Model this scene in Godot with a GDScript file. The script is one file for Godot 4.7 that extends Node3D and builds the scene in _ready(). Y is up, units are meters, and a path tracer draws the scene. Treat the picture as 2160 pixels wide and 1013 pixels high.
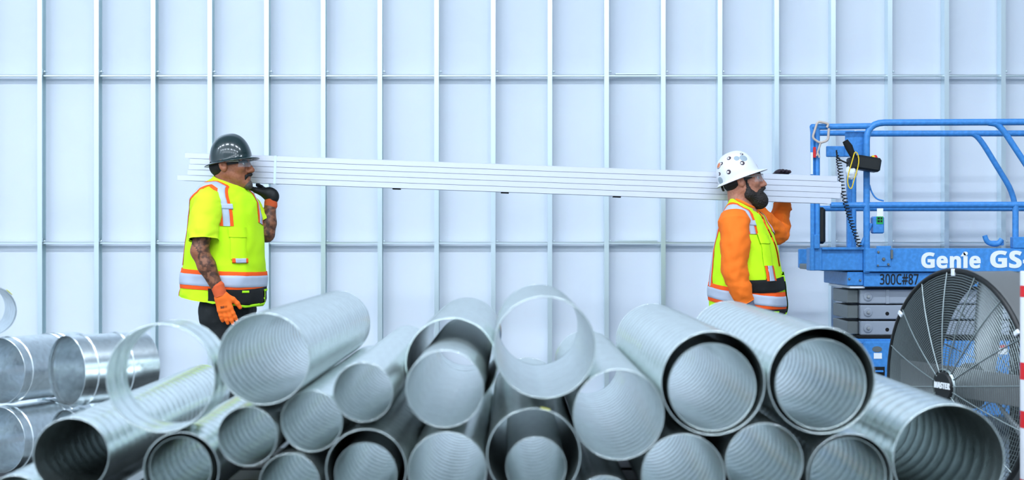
extends Node3D

const EYE := 1.22          # camera height in metres
const FOCAL := 3000.0      # focal length in pixels of the 2160x1013 frame
const PILE_D := 3.5        # distance of the duct pile's front ends
const MEN_D := 7.85
const LIFT_NEAR := 8.7
const LIFT_FAR := 9.46
const WALL_D := 10.17

var M := {}
var taken := {}
var duct_meshes := {}

# ------------------------------------------------------------------ mesh building
class MB:
	var v := PackedVector3Array()
	var n := PackedVector3Array()
	var uv := PackedVector2Array()
	var ix := PackedInt32Array()

	func vert(p: Vector3, nn: Vector3, t := Vector2.ZERO) -> int:
		v.append(p); n.append(nn); uv.append(t)
		return v.size() - 1

	func tri(a: int, b: int, c: int) -> void:
		var g := (v[b] - v[a]).cross(v[c] - v[a])
		if g.dot(n[a] + n[b] + n[c]) > 0.0:
			ix.append(a); ix.append(c); ix.append(b)
		else:
			ix.append(a); ix.append(b); ix.append(c)

	func quad(a: int, b: int, c: int, d: int) -> void:
		tri(a, b, c); tri(a, c, d)

	func face(pts: Array, nn: Vector3) -> void:
		var ids := []
		for p in pts:
			ids.append(vert(p, nn))
		for i in range(1, ids.size() - 1):
			tri(ids[0], ids[i], ids[i + 1])

	# a box with chamfered edges
	func box(c: Vector3, s: Vector3, ch := 0.0, b := Basis()) -> MB:
		var h := s * 0.5
		ch = minf(ch, minf(h.x, minf(h.y, h.z)) * 0.9)
		var ax := [Vector3.RIGHT, Vector3.UP, Vector3.BACK]
		for i in 3:
			var j := (i + 1) % 3
			var k := (i + 2) % 3
			for s1 in [-1.0, 1.0]:
				var q := []
				for t in [[-1, -1], [1, -1], [1, 1], [-1, 1]]:
					q.append(c + b * (ax[i] * h[i] * s1 + ax[j] * (h[j] - ch) * t[0] + ax[k] * (h[k] - ch) * t[1]))
				face(q, b * (ax[i] * s1))
				if ch > 0.0:
					for s2 in [-1.0, 1.0]:
						var e := []
						for t in [-1.0, 1.0]:
							e.append(c + b * (ax[i] * h[i] * s1 + ax[j] * (h[j] - ch) * s2 + ax[k] * (h[k] - ch) * t))
						for t in [1.0, -1.0]:
							e.append(c + b * (ax[i] * (h[i] - ch) * s1 + ax[j] * h[j] * s2 + ax[k] * (h[k] - ch) * t))
						face(e, b * (ax[i] * s1 + ax[j] * s2).normalized())
		if ch > 0.0:
			for x in [-1.0, 1.0]:
				for y in [-1.0, 1.0]:
					for z in [-1.0, 1.0]:
						face([c + b * Vector3(x * h.x, y * (h.y - ch), z * (h.z - ch)), c + b * Vector3(x * (h.x - ch), y * h.y, z * (h.z - ch)), c + b * Vector3(x * (h.x - ch), y * (h.y - ch), z * h.z)], b * Vector3(x, y, z).normalized())
		return self

	# rows of points joined into a smooth surface; wrap closes it round
	func grid(rows: Array, wrap := true, flip := false) -> MB:
		var nr := rows.size()
		var nc: int = rows[0].size()
		var base := v.size()
		for i in nr:
			var r: PackedVector3Array = rows[i]
			var ra: PackedVector3Array = rows[maxi(i - 1, 0)]
			var rb: PackedVector3Array = rows[mini(i + 1, nr - 1)]
			for j in nc:
				var j0 := (j + nc - 1) % nc if wrap else maxi(j - 1, 0)
				var j1 := (j + 1) % nc if wrap else mini(j + 1, nc - 1)
				var du := r[j1] - r[j0]
				var dv := rb[j] - ra[j]
				var nn := du.cross(dv)
				if nn.length_squared() < 1e-18:
					nn = (r[j] - ra[j]).normalized() if i > 0 else Vector3.UP
				nn = nn.normalized()
				v.append(r[j]); n.append(-nn if flip else nn); uv.append(Vector2(float(j) / nc, float(i) / nr))
		for i in nr - 1:
			for j in (nc if wrap else nc - 1):
				var a := base + i * nc + j
				var b := base + i * nc + (j + 1) % nc
				quad(a, b, b + nc, a + nc)
		return self

	func disc(ring: PackedVector3Array, nn: Vector3) -> void:
		var c := Vector3.ZERO
		for p in ring:
			c += p
		var k := vert(c / ring.size(), nn)
		var first := v.size()
		for p in ring:
			vert(p, nn)
		for i in ring.size():
			tri(k, first + i, first + (i + 1) % ring.size())

	# a tube swept along points; radius may be one number or one per point
	func tube(path: Array, rad, segs := 10, closed := false, caps := true) -> MB:
		var np := path.size()
		var rows := []
		var up := Vector3.ZERO
		for i in np:
			var t: Vector3
			if closed:
				t = (path[(i + 1) % np] - path[(i + np - 1) % np]).normalized()
			else:
				t = (path[mini(i + 1, np - 1)] - path[maxi(i - 1, 0)]).normalized()
			if up == Vector3.ZERO:
				up = Vector3.UP if absf(t.y) < 0.9 else Vector3.RIGHT
			up = (up - t * up.dot(t)).normalized()
			var s := t.cross(up)
			var r: float = rad[i] if rad is Array else rad
			var row := PackedVector3Array()
			for j in segs:
				var a := TAU * j / segs
				row.append(path[i] + (up * cos(a) + s * sin(a)) * r)
			rows.append(row)
		if closed:
			rows.append(rows[0])
		grid(rows, true)
		# outward normals whatever the winding
		var base := v.size() - rows.size() * segs
		for i in rows.size():
			var c: Vector3 = path[i % np]
			for j in segs:
				var k := base + i * segs + j
				n[k] = (v[k] - c).normalized()
		_refit(base)
		if caps and not closed:
			disc(rows[0], (path[0] - path[1]).normalized())
			disc(rows[np - 1], (path[np - 1] - path[np - 2]).normalized())
		return self

	func _refit(from: int) -> void:
		for k in range(0, ix.size(), 3):
			if ix[k] >= from:
				var g := (v[ix[k + 1]] - v[ix[k]]).cross(v[ix[k + 2]] - v[ix[k]])
				if g.dot(n[ix[k]]) > 0.0:
					var q := ix[k + 1]
					ix[k + 1] = ix[k + 2]
					ix[k + 2] = q

	# profile of (radius, height) turned round an axis through C along DIR
	func lathe(profile: Array, segs := 24, c := Vector3.ZERO, b := Basis()) -> MB:
		for i in profile.size() - 1:
			var p: Vector2 = profile[i]
			var q: Vector2 = profile[i + 1]
			var e := (q - p).normalized()
			var first := v.size()
			for j in segs:
				var a := TAU * j / segs
				var d := Vector3(cos(a), 0, sin(a))
				var nn := b * (d * e.y - Vector3.UP * e.x).normalized()
				vert(c + b * (d * p.x + Vector3.UP * p.y), nn)
				vert(c + b * (d * q.x + Vector3.UP * q.y), nn)
			for j in segs:
				var a := first + j * 2
				var k := first + ((j + 1) % segs) * 2
				quad(a, k, k + 1, a + 1)
		return self

	# a flat outline (x, y) given thickness along z
	func slab(outline: PackedVector2Array, z0: float, z1: float, t := Transform3D()) -> MB:
		var tris := Geometry2D.triangulate_polygon(outline)
		for side in [[z0, -1.0], [z1, 1.0]]:
			var first := v.size()
			for p in outline:
				vert(t * Vector3(p.x, p.y, side[0]), t.basis * Vector3(0, 0, side[1]))
			for k in range(0, tris.size(), 3):
				tri(first + tris[k], first + tris[k + 1], first + tris[k + 2])
		var cw := 1.0 if Geometry2D.is_polygon_clockwise(outline) else -1.0
		for i in outline.size():
			var p := outline[i]
			var q := outline[(i + 1) % outline.size()]
			var e := (q - p).normalized()
			face([t * Vector3(p.x, p.y, z0), t * Vector3(q.x, q.y, z0), t * Vector3(q.x, q.y, z1), t * Vector3(p.x, p.y, z1)], t.basis * Vector3(-e.y * cw, e.x * cw, 0))
		return self

	func add_to(m: ArrayMesh, mat: Material) -> ArrayMesh:
		var a := []
		a.resize(Mesh.ARRAY_MAX)
		a[Mesh.ARRAY_VERTEX] = v; a[Mesh.ARRAY_NORMAL] = n; a[Mesh.ARRAY_TEX_UV] = uv; a[Mesh.ARRAY_INDEX] = ix
		m.add_surface_from_arrays(Mesh.PRIMITIVE_TRIANGLES, a)
		m.surface_set_material(m.get_surface_count() - 1, mat)
		return m

	func done(mat: Material) -> ArrayMesh:
		return add_to(ArrayMesh.new(), mat)


# ------------------------------------------------------------------ smooth joined bodies
class Sdf:
	var kind := PackedInt32Array()      # 0 capsule, 1 ellipsoid
	var cut := PackedByteArray()
	var a := PackedVector3Array()
	var ba := PackedVector3Array()
	var il := PackedFloat32Array()
	var ra := PackedFloat32Array()
	var dr := PackedFloat32Array()
	var kk := PackedFloat32Array()
	var inv := []
	var rad := PackedVector3Array()
	var noise: FastNoiseLite
	var amp := 0.0
	var frame := Transform3D()          # applied to what is added

	func cap(p: Vector3, q: Vector3, r0: float, r1: float, k := 0.02, sub := false) -> Sdf:
		p = frame * p; q = frame * q
		kind.append(0); cut.append(1 if sub else 0)
		a.append(p); ba.append(q - p); il.append(1.0 / maxf((q - p).length_squared(), 1e-9))
		ra.append(r0); dr.append(r1 - r0); kk.append(k); inv.append(Basis()); rad.append(Vector3.ONE)
		return self

	func ell(c: Vector3, r: Vector3, k := 0.02, b := Basis(), sub := false) -> Sdf:
		kind.append(1); cut.append(1 if sub else 0)
		a.append(frame * c); ba.append(Vector3.ZERO); il.append(1.0)
		ra.append(0.0); dr.append(0.0); kk.append(k); inv.append((frame.basis * b).inverse()); rad.append(r)
		return self

	func one(i: int, p: Vector3) -> float:
		if kind[i] == 0:
			var pa := p - a[i]
			var h := clampf(pa.dot(ba[i]) * il[i], 0.0, 1.0)
			return (pa - ba[i] * h).length() - ra[i] - dr[i] * h
		var q: Vector3 = inv[i] * (p - a[i])
		var r := rad[i]
		var k0 := (q / r).length()
		var k1 := (q / (r * r)).length()
		return k0 * (k0 - 1.0) / k1 if k1 > 1e-6 else -minf(r.x, minf(r.y, r.z))

	func at(p: Vector3, list: PackedInt32Array) -> float:
		var d := 1e3
		for i in list:
			var e := one(i, p)
			var k := kk[i]
			if cut[i]:
				e = -e
				var h := maxf(k - absf(d - e), 0.0) / k
				d = maxf(d, e) + h * h * k * 0.25
			else:
				var h := maxf(k - absf(d - e), 0.0) / k
				d = minf(d, e) - h * h * k * 0.25
		if amp > 0.0:
			d += noise.get_noise_3dv(p) * amp
		return d

	# surface nets: one vertex in each cell that the surface crosses
	func mesh_into(mb: MB, lo: Vector3, hi: Vector3, cell: float) -> void:
		var B := 8
		var nb := Vector3i(((hi - lo) / (cell * B)).ceil())
		var nx := nb.x * B
		var ny := nb.y * B
		var nz := nb.z * B
		var val := PackedFloat32Array()
		val.resize(nx * ny * nz)
		val.fill(1.0)
		var ids := PackedInt32Array()
		ids.resize(nx * ny * nz)
		ids.fill(-1)
		var all := PackedInt32Array(range(kind.size()))
		var half := cell * B * 0.5 * 1.7321
		var active := []
		for bz in nb.z:
			for by in nb.y:
				for bx in nb.x:
					var c := lo + Vector3(bx + 0.5, by + 0.5, bz + 0.5) * (cell * B)
					var dc := at(c, all)
					var inside := dc < 0.0
					if absf(dc) < half * 1.15 + cell * 2.5:
						active.append(Vector3i(bx, by, bz))
						var list := PackedInt32Array()
						for i in all:
							var e := one(i, c)
							if cut[i]:
								if e < half * 1.15 + kk[i] + cell:
									list.append(i)
							elif e < half * 1.15 + kk[i] + cell * 2.0:
								list.append(i)
						for z in B:
							for y in B:
								var row := ((bz * B + z) * ny + by * B + y) * nx + bx * B
								for x in B:
									val[row + x] = at(lo + Vector3(bx * B + x, by * B + y, bz * B + z) * cell, list)
					elif inside:
						for z in B:
							for y in B:
								var row := ((bz * B + z) * ny + by * B + y) * nx + bx * B
								for x in B:
									val[row + x] = -1.0
		var sx := 1
		var sy := nx
		var sz := nx * ny
		var off := PackedInt32Array([0, sx, sy, sx + sy, sz, sx + sz, sy + sz, sx + sy + sz])
		var cx := PackedVector3Array([Vector3(0, 0, 0), Vector3(1, 0, 0), Vector3(0, 1, 0), Vector3(1, 1, 0), Vector3(0, 0, 1), Vector3(1, 0, 1), Vector3(0, 1, 1), Vector3(1, 1, 1)])
		var ea := PackedInt32Array([0, 2, 4, 6, 0, 1, 4, 5, 0, 1, 2, 3])
		var eb := PackedInt32Array([1, 3, 5, 7, 2, 3, 6, 7, 4, 5, 6, 7])
		var q := PackedFloat32Array()
		q.resize(8)
		var far_cell := cell * 2.6
		var found := PackedInt32Array()
		for bl in active:
			for z in B:
				var gz: int = bl.z * B + z
				if gz >= nz - 1: continue
				for y in B:
					var gy: int = bl.y * B + y
					if gy >= ny - 1: continue
					for x in B:
						var gx: int = bl.x * B + x
						if gx >= nx - 1: continue
						var o := gz * sz + gy * sy + gx
						if absf(val[o]) > far_cell: continue
						var neg := 0
						for k in 8:
							q[k] = val[o + off[k]]
							if q[k] < 0.0: neg += 1
						if neg == 0 or neg == 8: continue
						var p := Vector3.ZERO
						var cnt := 0
						for e in 12:
							var u := q[ea[e]]
							var w := q[eb[e]]
							if (u < 0.0) != (w < 0.0):
								p += cx[ea[e]].lerp(cx[eb[e]], u / (u - w))
								cnt += 1
						p /= cnt
						var g := Vector3(q[1] + q[3] + q[5] + q[7] - q[0] - q[2] - q[4] - q[6], q[2] + q[3] + q[6] + q[7] - q[0] - q[1] - q[4] - q[5], q[4] + q[5] + q[6] + q[7] - q[0] - q[1] - q[2] - q[3])
						ids[o] = mb.vert(lo + (Vector3(gx, gy, gz) + p) * cell, g.normalized())
						found.append(o)
		var st := [sx, sy, sz]
		for o in found:
			var gx := o % nx
			var gy := (o / nx) % ny
			var gz := o / sz
			if gx < 1 or gy < 1 or gz < 1: continue
			for ax in 3:
				if (val[o] < 0.0) == (val[o + st[ax]] < 0.0): continue
				var s1: int = st[(ax + 1) % 3]
				var s2: int = st[(ax + 2) % 3]
				var i0 := ids[o]
				var i1 := ids[o - s1]
				var i2 := ids[o - s1 - s2]
				var i3 := ids[o - s2]
				if i1 >= 0 and i2 >= 0 and i3 >= 0:
					mb.quad(i0, i1, i2, i3)


# ------------------------------------------------------------------ a garment body: rings round a torso
class Loft:
	var rings := []     # {c: Vector3, d: half depth, w: half width, tilt: how much lower the front is}
	var f: Vector3      # where the chest faces
	var r: Vector3      # the wearer's right
	var noise := FastNoiseLite.new()
	var amp := 0.006

	func ring(k: int) -> Dictionary:
		return rings[clampi(k, 0, rings.size() - 1)]

	func mix(a: float, b: float, c: float, d: float, t: float) -> float:
		return 0.5 * (2.0 * b + (c - a) * t + (2.0 * a - 5.0 * b + 4.0 * c - d) * t * t + (3.0 * b - a - 3.0 * c + d) * t * t * t)

	func at(u: float, vv: float) -> Vector3:
		var i := clampi(int(floor(vv)), 0, rings.size() - 2)
		var t := vv - i
		var A := ring(i - 1)
		var Bb := ring(i)
		var C := ring(i + 1)
		var D := ring(i + 2)
		var cx := mix(A.c.x, Bb.c.x, C.c.x, D.c.x, t)
		var cy := mix(A.c.y, Bb.c.y, C.c.y, D.c.y, t)
		var cz := mix(A.c.z, Bb.c.z, C.c.z, D.c.z, t)
		var d := mix(A.d, Bb.d, C.d, D.d, t)
		var w := mix(A.w, Bb.w, C.w, D.w, t)
		var tl := mix(A.tilt, Bb.tilt, C.tilt, D.tilt, t)
		var cu := cos(u)
		var su := sin(u)
		var e := 0.86
		var x := signf(cu) * pow(absf(cu), e) * d
		var z := signf(su) * pow(absf(su), e) * w
		var fade := clampf((rings.size() - 1.2 - vv) * 0.7, 0.0, 1.0)
		var s := 1.0 + noise.get_noise_3d(cu * 0.9, su * 0.9, vv * 0.35) * amp * fade / 0.17 * 2.0
		return Vector3(cx, cy - tl * cu, cz) + (f * x + r * z) * s

	func normal(u: float, vv: float) -> Vector3:
		var h := 0.02
		var du := at(u + h, vv) - at(u - h, vv)
		var dv := at(u, minf(vv + h, rings.size() - 1.001)) - at(u, maxf(vv - h, 0.0))
		var nn := du.cross(dv).normalized()
		var out := f * cos(u) + r * sin(u) + Vector3.UP * 0.3
		return nn if nn.dot(out) > 0.0 else -nn

	func v_of(y: float) -> float:   # the ring parameter at a height
		for i in rings.size() - 1:
			if y <= rings[i + 1].c.y:
				return i + clampf((y - rings[i].c.y) / (rings[i + 1].c.y - rings[i].c.y), 0.0, 1.0)
		return rings.size() - 1.001

	func shell(per_ring := 7, segs := 72) -> MB:
		var rows := []
		var last := rings.size() - 1
		var hem := PackedVector3Array()
		for j in segs:      # a turned-in hem with thickness
			var u := TAU * j / segs
			hem.append(at(u, 0.25) - normal(u, 0.25) * 0.006)
		rows.append(hem)
		for i in last * per_ring + 1:
			var row := PackedVector3Array()
			for j in segs:
				row.append(at(TAU * j / segs, minf(float(i) / per_ring, last - 0.0005)))
			rows.append(row)
		var lip := PackedVector3Array()
		for j in segs:
			var u := TAU * j / segs
			lip.append(at(u, last - 0.0005).lerp(rings[last].c, 0.12) - Vector3(0, 0.02 + 0.0 * u, 0))
		rows.append(lip)
		var mb := MB.new().grid(rows, true)
		for k in mb.v.size():
			var out := mb.v[k] - Vector3(rings[0].c.x, mb.v[k].y, rings[0].c.z)
			if k >= segs and k < mb.v.size() - segs and mb.n[k].dot(out + Vector3.UP * 0.03) < 0.0:
				mb.n[k] = -mb.n[k]
		mb._refit(0)
		return mb

	# a band of given width along (u, v) points, lying on the cloth with a thickness
	func band(path: Array, width: float, off := 0.003, steps := 10) -> MB:
		var pts := []
		for i in path.size() - 1:
			for s in steps:
				pts.append(path[i].lerp(path[i + 1], float(s) / steps))
		pts.append(path[path.size() - 1])
		var rows := []
		for i in pts.size():
			var p: Vector2 = pts[i]
			var c := at(p.x, p.y)
			var t: Vector2 = pts[mini(i + 1, pts.size() - 1)] - pts[maxi(i - 1, 0)]
			var h := 0.01
			var pu := (at(p.x + h, p.y) - at(p.x - h, p.y)) / (2.0 * h)
			var pv := (at(p.x, p.y + h) - at(p.x, p.y - h)) / (2.0 * h)
			var nn := normal(p.x, p.y)
			var side := nn.cross(pu * t.x + pv * t.y).normalized()
			var su := side.dot(pu) / pu.length_squared()
			var sv := side.dot(pv) / pv.length_squared()
			var row := PackedVector3Array()
			for j in 7:
				var k := clampf((j - 3.0) / 2.0, -1.0, 1.0) * width * 0.5
				var uu := p.x + su * k
				var vv := clampf(p.y + sv * k, 0.0, rings.size() - 1.002)
				row.append(at(uu, vv) + normal(uu, vv) * (off if j > 0 and j < 6 else -0.002))
			rows.append(row)
		var mb := MB.new().grid(rows, false)
		for k in mb.v.size():
			var p: Vector2 = pts[k / 7]
			if mb.n[k].dot(normal(p.x, p.y)) < 0.0:
				mb.n[k] = -mb.n[k]
		mb._refit(0)
		return mb


# ------------------------------------------------------------------ naming and tagging
func numbered(called: String) -> String:
	if not taken.has(called):
		taken[called] = 0
		return called
	taken[called] += 1
	return "%s_%03d" % [called, taken[called]]

func tag(o: Node3D, label: String, category: String, group := "") -> void:
	o.set_meta("label", label)
	if category: o.set_meta("category", category)
	if group: o.set_meta("group", group)

func thing(called: String, label: String, category: String, at := Vector3.ZERO, group := "") -> Node3D:
	var o := Node3D.new()
	o.name = numbered(called)
	add_child(o)
	o.position = at
	tag(o, label, category, group)
	return o

func part(called: String, mesh: Mesh, parent: Node, label := "") -> MeshInstance3D:
	var o := MeshInstance3D.new()
	o.name = called
	o.mesh = mesh
	parent.add_child(o, true)
	if label: o.set_meta("label", label)
	return o

func whole(called: String, mesh: Mesh, label: String, category: String, at := Vector3.ZERO, group := "") -> MeshInstance3D:
	var o := MeshInstance3D.new()
	o.name = numbered(called)
	o.mesh = mesh
	add_child(o)
	o.position = at
	tag(o, label, category, group)
	return o

func structure(called: String, mesh: Mesh, label: String, category: String) -> Node3D:
	var o: Node3D
	if mesh:
		o = MeshInstance3D.new()
		o.mesh = mesh
	else:
		o = Node3D.new()
	o.name = called
	add_child(o)
	tag(o, label, category)
	o.set_meta("kind", "structure")
	return o

func mat(called: String, c: Color, rough: float, metal := 0.0) -> StandardMaterial3D:
	var m := StandardMaterial3D.new()
	m.resource_name = called
	m.albedo_color = c
	m.roughness = rough
	m.metallic = metal
	M[called] = m
	return m

func noise_tex(freq: float, seed_: int, stops: Array, cellular := false, size := 512, octaves := 4) -> NoiseTexture2D:
	var n := FastNoiseLite.new()
	n.noise_type = FastNoiseLite.TYPE_CELLULAR if cellular else FastNoiseLite.TYPE_SIMPLEX_SMOOTH
	n.seed = seed_
	n.frequency = freq
	n.fractal_octaves = octaves
	if cellular:
		n.cellular_return_type = FastNoiseLite.RETURN_CELL_VALUE
		n.fractal_type = FastNoiseLite.FRACTAL_NONE
	var t := NoiseTexture2D.new()
	t.width = size; t.height = size
	t.seamless = true
	t.noise = n
	var g := Gradient.new()
	g.offsets = PackedFloat32Array(stops.map(func(s): return s[0]))
	g.colors = PackedColorArray(stops.map(func(s): return s[1]))
	t.color_ramp = g
	return t

func textured(m: StandardMaterial3D, t: Texture2D, scale: float, world := false) -> void:
	m.albedo_texture = t
	m.uv1_triplanar = true
	m.uv1_world_triplanar = world
	m.uv1_scale = Vector3.ONE * scale

func relief(m: StandardMaterial3D, t: Texture2D, depth_cm: float, scale: float) -> void:
	m.heightmap_enabled = true
	m.heightmap_texture = t
	m.heightmap_scale = depth_cm
	m.uv1_triplanar = true
	m.uv1_scale = Vector3.ONE * scale

func arc(a: Vector3, corner: Vector3, b: Vector3, n := 6) -> Array:
	var out := []
	for i in n + 1:
		var t := float(i) / n
		out.append(a.lerp(corner, t).lerp(corner.lerp(b, t), t))
	return out

# a bent pipe: corners rounded by radius R
func bent(points: Array, r: float) -> Array:
	var out := [points[0]]
	for i in range(1, points.size() - 1):
		var p: Vector3 = points[i]
		var a: Vector3 = p + (points[i - 1] - p).normalized() * minf(r, p.distance_to(points[i - 1]) * 0.48)
		var b: Vector3 = p + (points[i + 1] - p).normalized() * minf(r, p.distance_to(points[i + 1]) * 0.48)
		out.append_array(arc(a, p, b))
	out.append(points[points.size() - 1])
	return out

# where a spot of the photograph lies in the world at a given distance
func spot(px: float, py: float, d: float) -> Vector3:
	return Vector3((px - 1080.0) * d / FOCAL, EYE - (py - 506.5) * d / FOCAL, -d)

func lettering(text: String, height: float, width: float, m: Material, bold := true) -> Array:
	var f := SystemFont.new()
	f.font_names = PackedStringArray(["Droid Sans"])
	f.font_weight = 700 if bold else 400
	var t := TextMesh.new()
	t.text = text
	var heavy := FontVariation.new()
	heavy.base_font = f
	heavy.variation_embolden = 0.7 if bold else 0.35
	t.font = heavy
	t.font_size = 64
	t.pixel_size = 0.01
	t.depth = 0.1
	t.material = m
	var box := t.get_aabb()
	return [t, Vector3(width / box.size.x, height / box.size.y, 0.03)]

func letter_part(called: String, text: String, at: Vector3, height: float, width: float, m: Material, parent: Node, turn := Basis(), bold := true) -> void:
	var l := lettering(text, height, width, m, bold)
	var o := part(called, l[0], parent)
	o.transform = Transform3D(turn * Basis.from_scale(l[1]), at)

# ------------------------------------------------------------------ the scene
func _ready() -> void:
	# camera: level, at chest height
	var cam := Camera3D.new()
	cam.name = "camera"
	cam.position = Vector3(0, EYE, 0)
	cam.fov = rad_to_deg(2.0 * atan(506.5 / FOCAL))
	cam.near = 0.05
	cam.far = 60.0
	var lens := CameraAttributesPhysical.new()
	lens.frustum_focal_length = 12.0 / tan(atan(506.5 / FOCAL))
	lens.frustum_focus_distance = 8.2
	lens.exposure_aperture = 4.5
	lens.frustum_near = 0.05
	lens.frustum_far = 60.0
	cam.attributes = lens
	add_child(cam)
	cam.make_current()
	var env := Environment.new()
	env.background_mode = Environment.BG_COLOR
	env.background_color = Color(0.75, 0.85, 1.0)
	env.tonemap_mode = Environment.TONE_MAPPER_LINEAR
	env.tonemap_exposure = 1.0
	env.sdfgi_enabled = true
	env.ssao_enabled = true
	env.ssil_enabled = true
	var we := WorldEnvironment.new()
	we.name = "environment"
	we.environment = env
	add_child(we)
	materials()
	lamps(Color(0.895, 0.945, 1.0), 13.0)
	room()
	duct_pile()
	duct_stack()
	lift()
	fan()
	stud_bundle()
	worker_one()
	worker_two()
	barricade()

func materials() -> void:
	var spangle := noise_tex(0.035, 3, [[0.0, Color(0.9, 0.9, 0.9)], [0.5, Color(0.96, 0.96, 0.96)], [1.0, Color(1, 1, 1)]], true)
	var fine := noise_tex(0.06, 8, [[0.0, Color(0.35, 0.35, 0.35)], [1.0, Color(0.75, 0.75, 0.75)]])
	var m := mat("galvanised_steel", Color(0.945, 0.985, 0.975), 0.25, 0.96)
	textured(m, spangle, 5.0)
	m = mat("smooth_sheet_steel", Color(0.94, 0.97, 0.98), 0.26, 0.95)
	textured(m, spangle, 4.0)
	m = mat("stud_steel", Color(0.9, 0.95, 0.96), 0.3, 0.88)
	m = mat("bundle_steel", Color(0.87, 0.88, 0.92), 0.42, 0.5)
	m = mat("yellow_mark", Color(0.86, 0.85, 0.3), 0.6)
	m = mat("wall_board", Color(0.905, 0.93, 0.965), 0.9)
	textured(m, noise_tex(0.006, 5, [[0.0, Color(0.965, 0.97, 0.98)], [1.0, Color(1, 1, 1)]]), 0.3, true)
	m = mat("white_paint", Color(0.9, 0.92, 0.94), 0.85)
	m = mat("concrete", Color(0.5, 0.53, 0.54), 0.5)
	textured(m, noise_tex(0.01, 6, [[0.0, Color(0.8, 0.8, 0.8)], [1.0, Color(1, 1, 1)]]), 0.4, true)
	m = mat("rack_shade_dark", Color(0.06, 0.07, 0.075), 0.6)  # dark colour stands in for shade in the gaps between ducts
	m = mat("lamp_housing", Color(0.8, 0.8, 0.82), 0.5)
	m = mat("lamp_face", Color(0.95, 0.97, 1.0), 0.4)
	m.emission_enabled = true
	m.emission = Color(0.92, 0.97, 1.0)
	m.emission_energy_multiplier = 6.0
	# lift
	m = mat("blue_paint", Color(0.27, 0.58, 0.88), 0.42)
	var chips := noise_tex(0.03, 12, [[0.0, Color(0.86, 0.88, 0.9)], [0.5, Color(0.95, 0.95, 0.95)], [0.78, Color(1, 1, 1)], [1.0, Color(1, 1, 1)]], false, 512, 5)
	textured(m, chips, 2.0)
	m = mat("scissor_grey", Color(0.62, 0.65, 0.7), 0.5)
	m = mat("dull_metal", Color(0.5, 0.52, 0.52), 0.45, 0.8)
	m = mat("bolt_metal", Color(0.7, 0.71, 0.72), 0.4, 0.8)
	m = mat("white_print", Color(0.95, 0.96, 0.97), 0.6)
	m = mat("black_print", Color(0.03, 0.04, 0.06), 0.6)
	m = mat("black_plastic", Color(0.05, 0.065, 0.07), 0.5)
	m = mat("black_rubber", Color(0.03, 0.03, 0.035), 0.8)
	m = mat("red_plastic", Color(0.82, 0.12, 0.12), 0.5)
	m = mat("yellow_plastic", Color(0.95, 0.8, 0.1), 0.5)
	m = mat("green_sticker", Color(0.1, 0.65, 0.3), 0.6)
	m = mat("beige_rubber", Color(0.78, 0.72, 0.68), 0.7)
	m = mat("white_plastic", Color(0.9, 0.92, 0.95), 0.5)
	m = mat("clear_bag", Color(0.86, 0.88, 0.92, 0.6), 0.3)
	m.transparency = BaseMaterial3D.TRANSPARENCY_ALPHA
	# fan
	m = mat("fan_wire", Color(0.62, 0.66, 0.66), 0.35, 0.8)
	m = mat("fan_black", Color(0.06, 0.065, 0.07), 0.45)
	m = mat("fan_drum", Color(0.38, 0.385, 0.385), 0.5)
	m = mat("blade_metal", Color(0.85, 0.87, 0.88), 0.4, 0.3)
	m = mat("bracket_grey", Color(0.5, 0.5, 0.5), 0.55)
	# people
	var weave := noise_tex(0.09, 21, [[0.0, Color(0.3, 0.3, 0.3)], [1.0, Color(0.7, 0.7, 0.7)]])
	for row in [["lime_cloth", Color(0.8, 1.0, 0.04)], ["lime_shirt", Color(0.84, 0.98, 0.12)], ["orange_tape", Color(1.0, 0.36, 0.06)], ["orange_cloth", Color(1.0, 0.47, 0.08)], ["black_cloth", Color(0.045, 0.055, 0.06)], ["trouser_cloth", Color(0.075, 0.09, 0.095)]]:
		m = mat(row[0], row[1], 0.85)
		relief(m, weave, 0.12, 3.0)
	m = mat("silver_tape", Color(0.72, 0.76, 0.83), 0.45)
	relief(m, weave, 0.05, 3.0)
	m = mat("lime_binding", Color(0.72, 1.0, 0.1), 0.8)
	m = mat("orange_glove", Color(1.0, 0.45, 0.1), 0.8)
	relief(m, weave, 0.08, 8.0)
	m = mat("orange_cuff", Color(0.85, 0.36, 0.18), 0.9)
	relief(m, weave, 0.1, 6.0)
	m = mat("black_glove", Color(0.05, 0.055, 0.06), 0.6)
	m = mat("maroon_glove", Color(0.16, 0.09, 0.14), 0.7)
	m = mat("grey_glove", Color(0.42, 0.43, 0.5), 0.85)
	var blotch := noise_tex(0.02, 31, [[0.0, Color(0.86, 0.8, 0.78)], [0.6, Color(1, 1, 1)]])
	m = mat("tan_skin", Color(0.62, 0.38, 0.26), 0.55)
	textured(m, blotch, 6.0)
	m.subsurf_scatter_enabled = true
	m.subsurf_scatter_strength = 0.08
	m = mat("fair_skin", Color(0.74, 0.5, 0.4), 0.55)
	textured(m, blotch, 6.0)
	m.subsurf_scatter_enabled = true
	m.subsurf_scatter_strength = 0.08
	var ink := noise_tex(0.011, 44, [[0.0, Color(0.42, 0.42, 0.44)], [0.4, Color(0.5, 0.48, 0.48)], [0.47, Color(0.8, 0.78, 0.76)], [0.5, Color(0.52, 0.5, 0.5)], [0.55, Color(0.95, 0.94, 0.93)], [1.0, Color(1, 1, 1)]], false, 512, 5)
	m = mat("tattooed_skin", Color(0.58, 0.37, 0.26), 0.55)
	textured(m, ink, 5.0)
	m = mat("black_hair", Color(0.035, 0.03, 0.03), 0.7)
	var grizzle := noise_tex(0.1, 51, [[0.0, Color(0.35, 0.33, 0.33)], [0.5, Color(0.5, 0.48, 0.47)], [0.75, Color(1, 0.98, 0.96)]])
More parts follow.
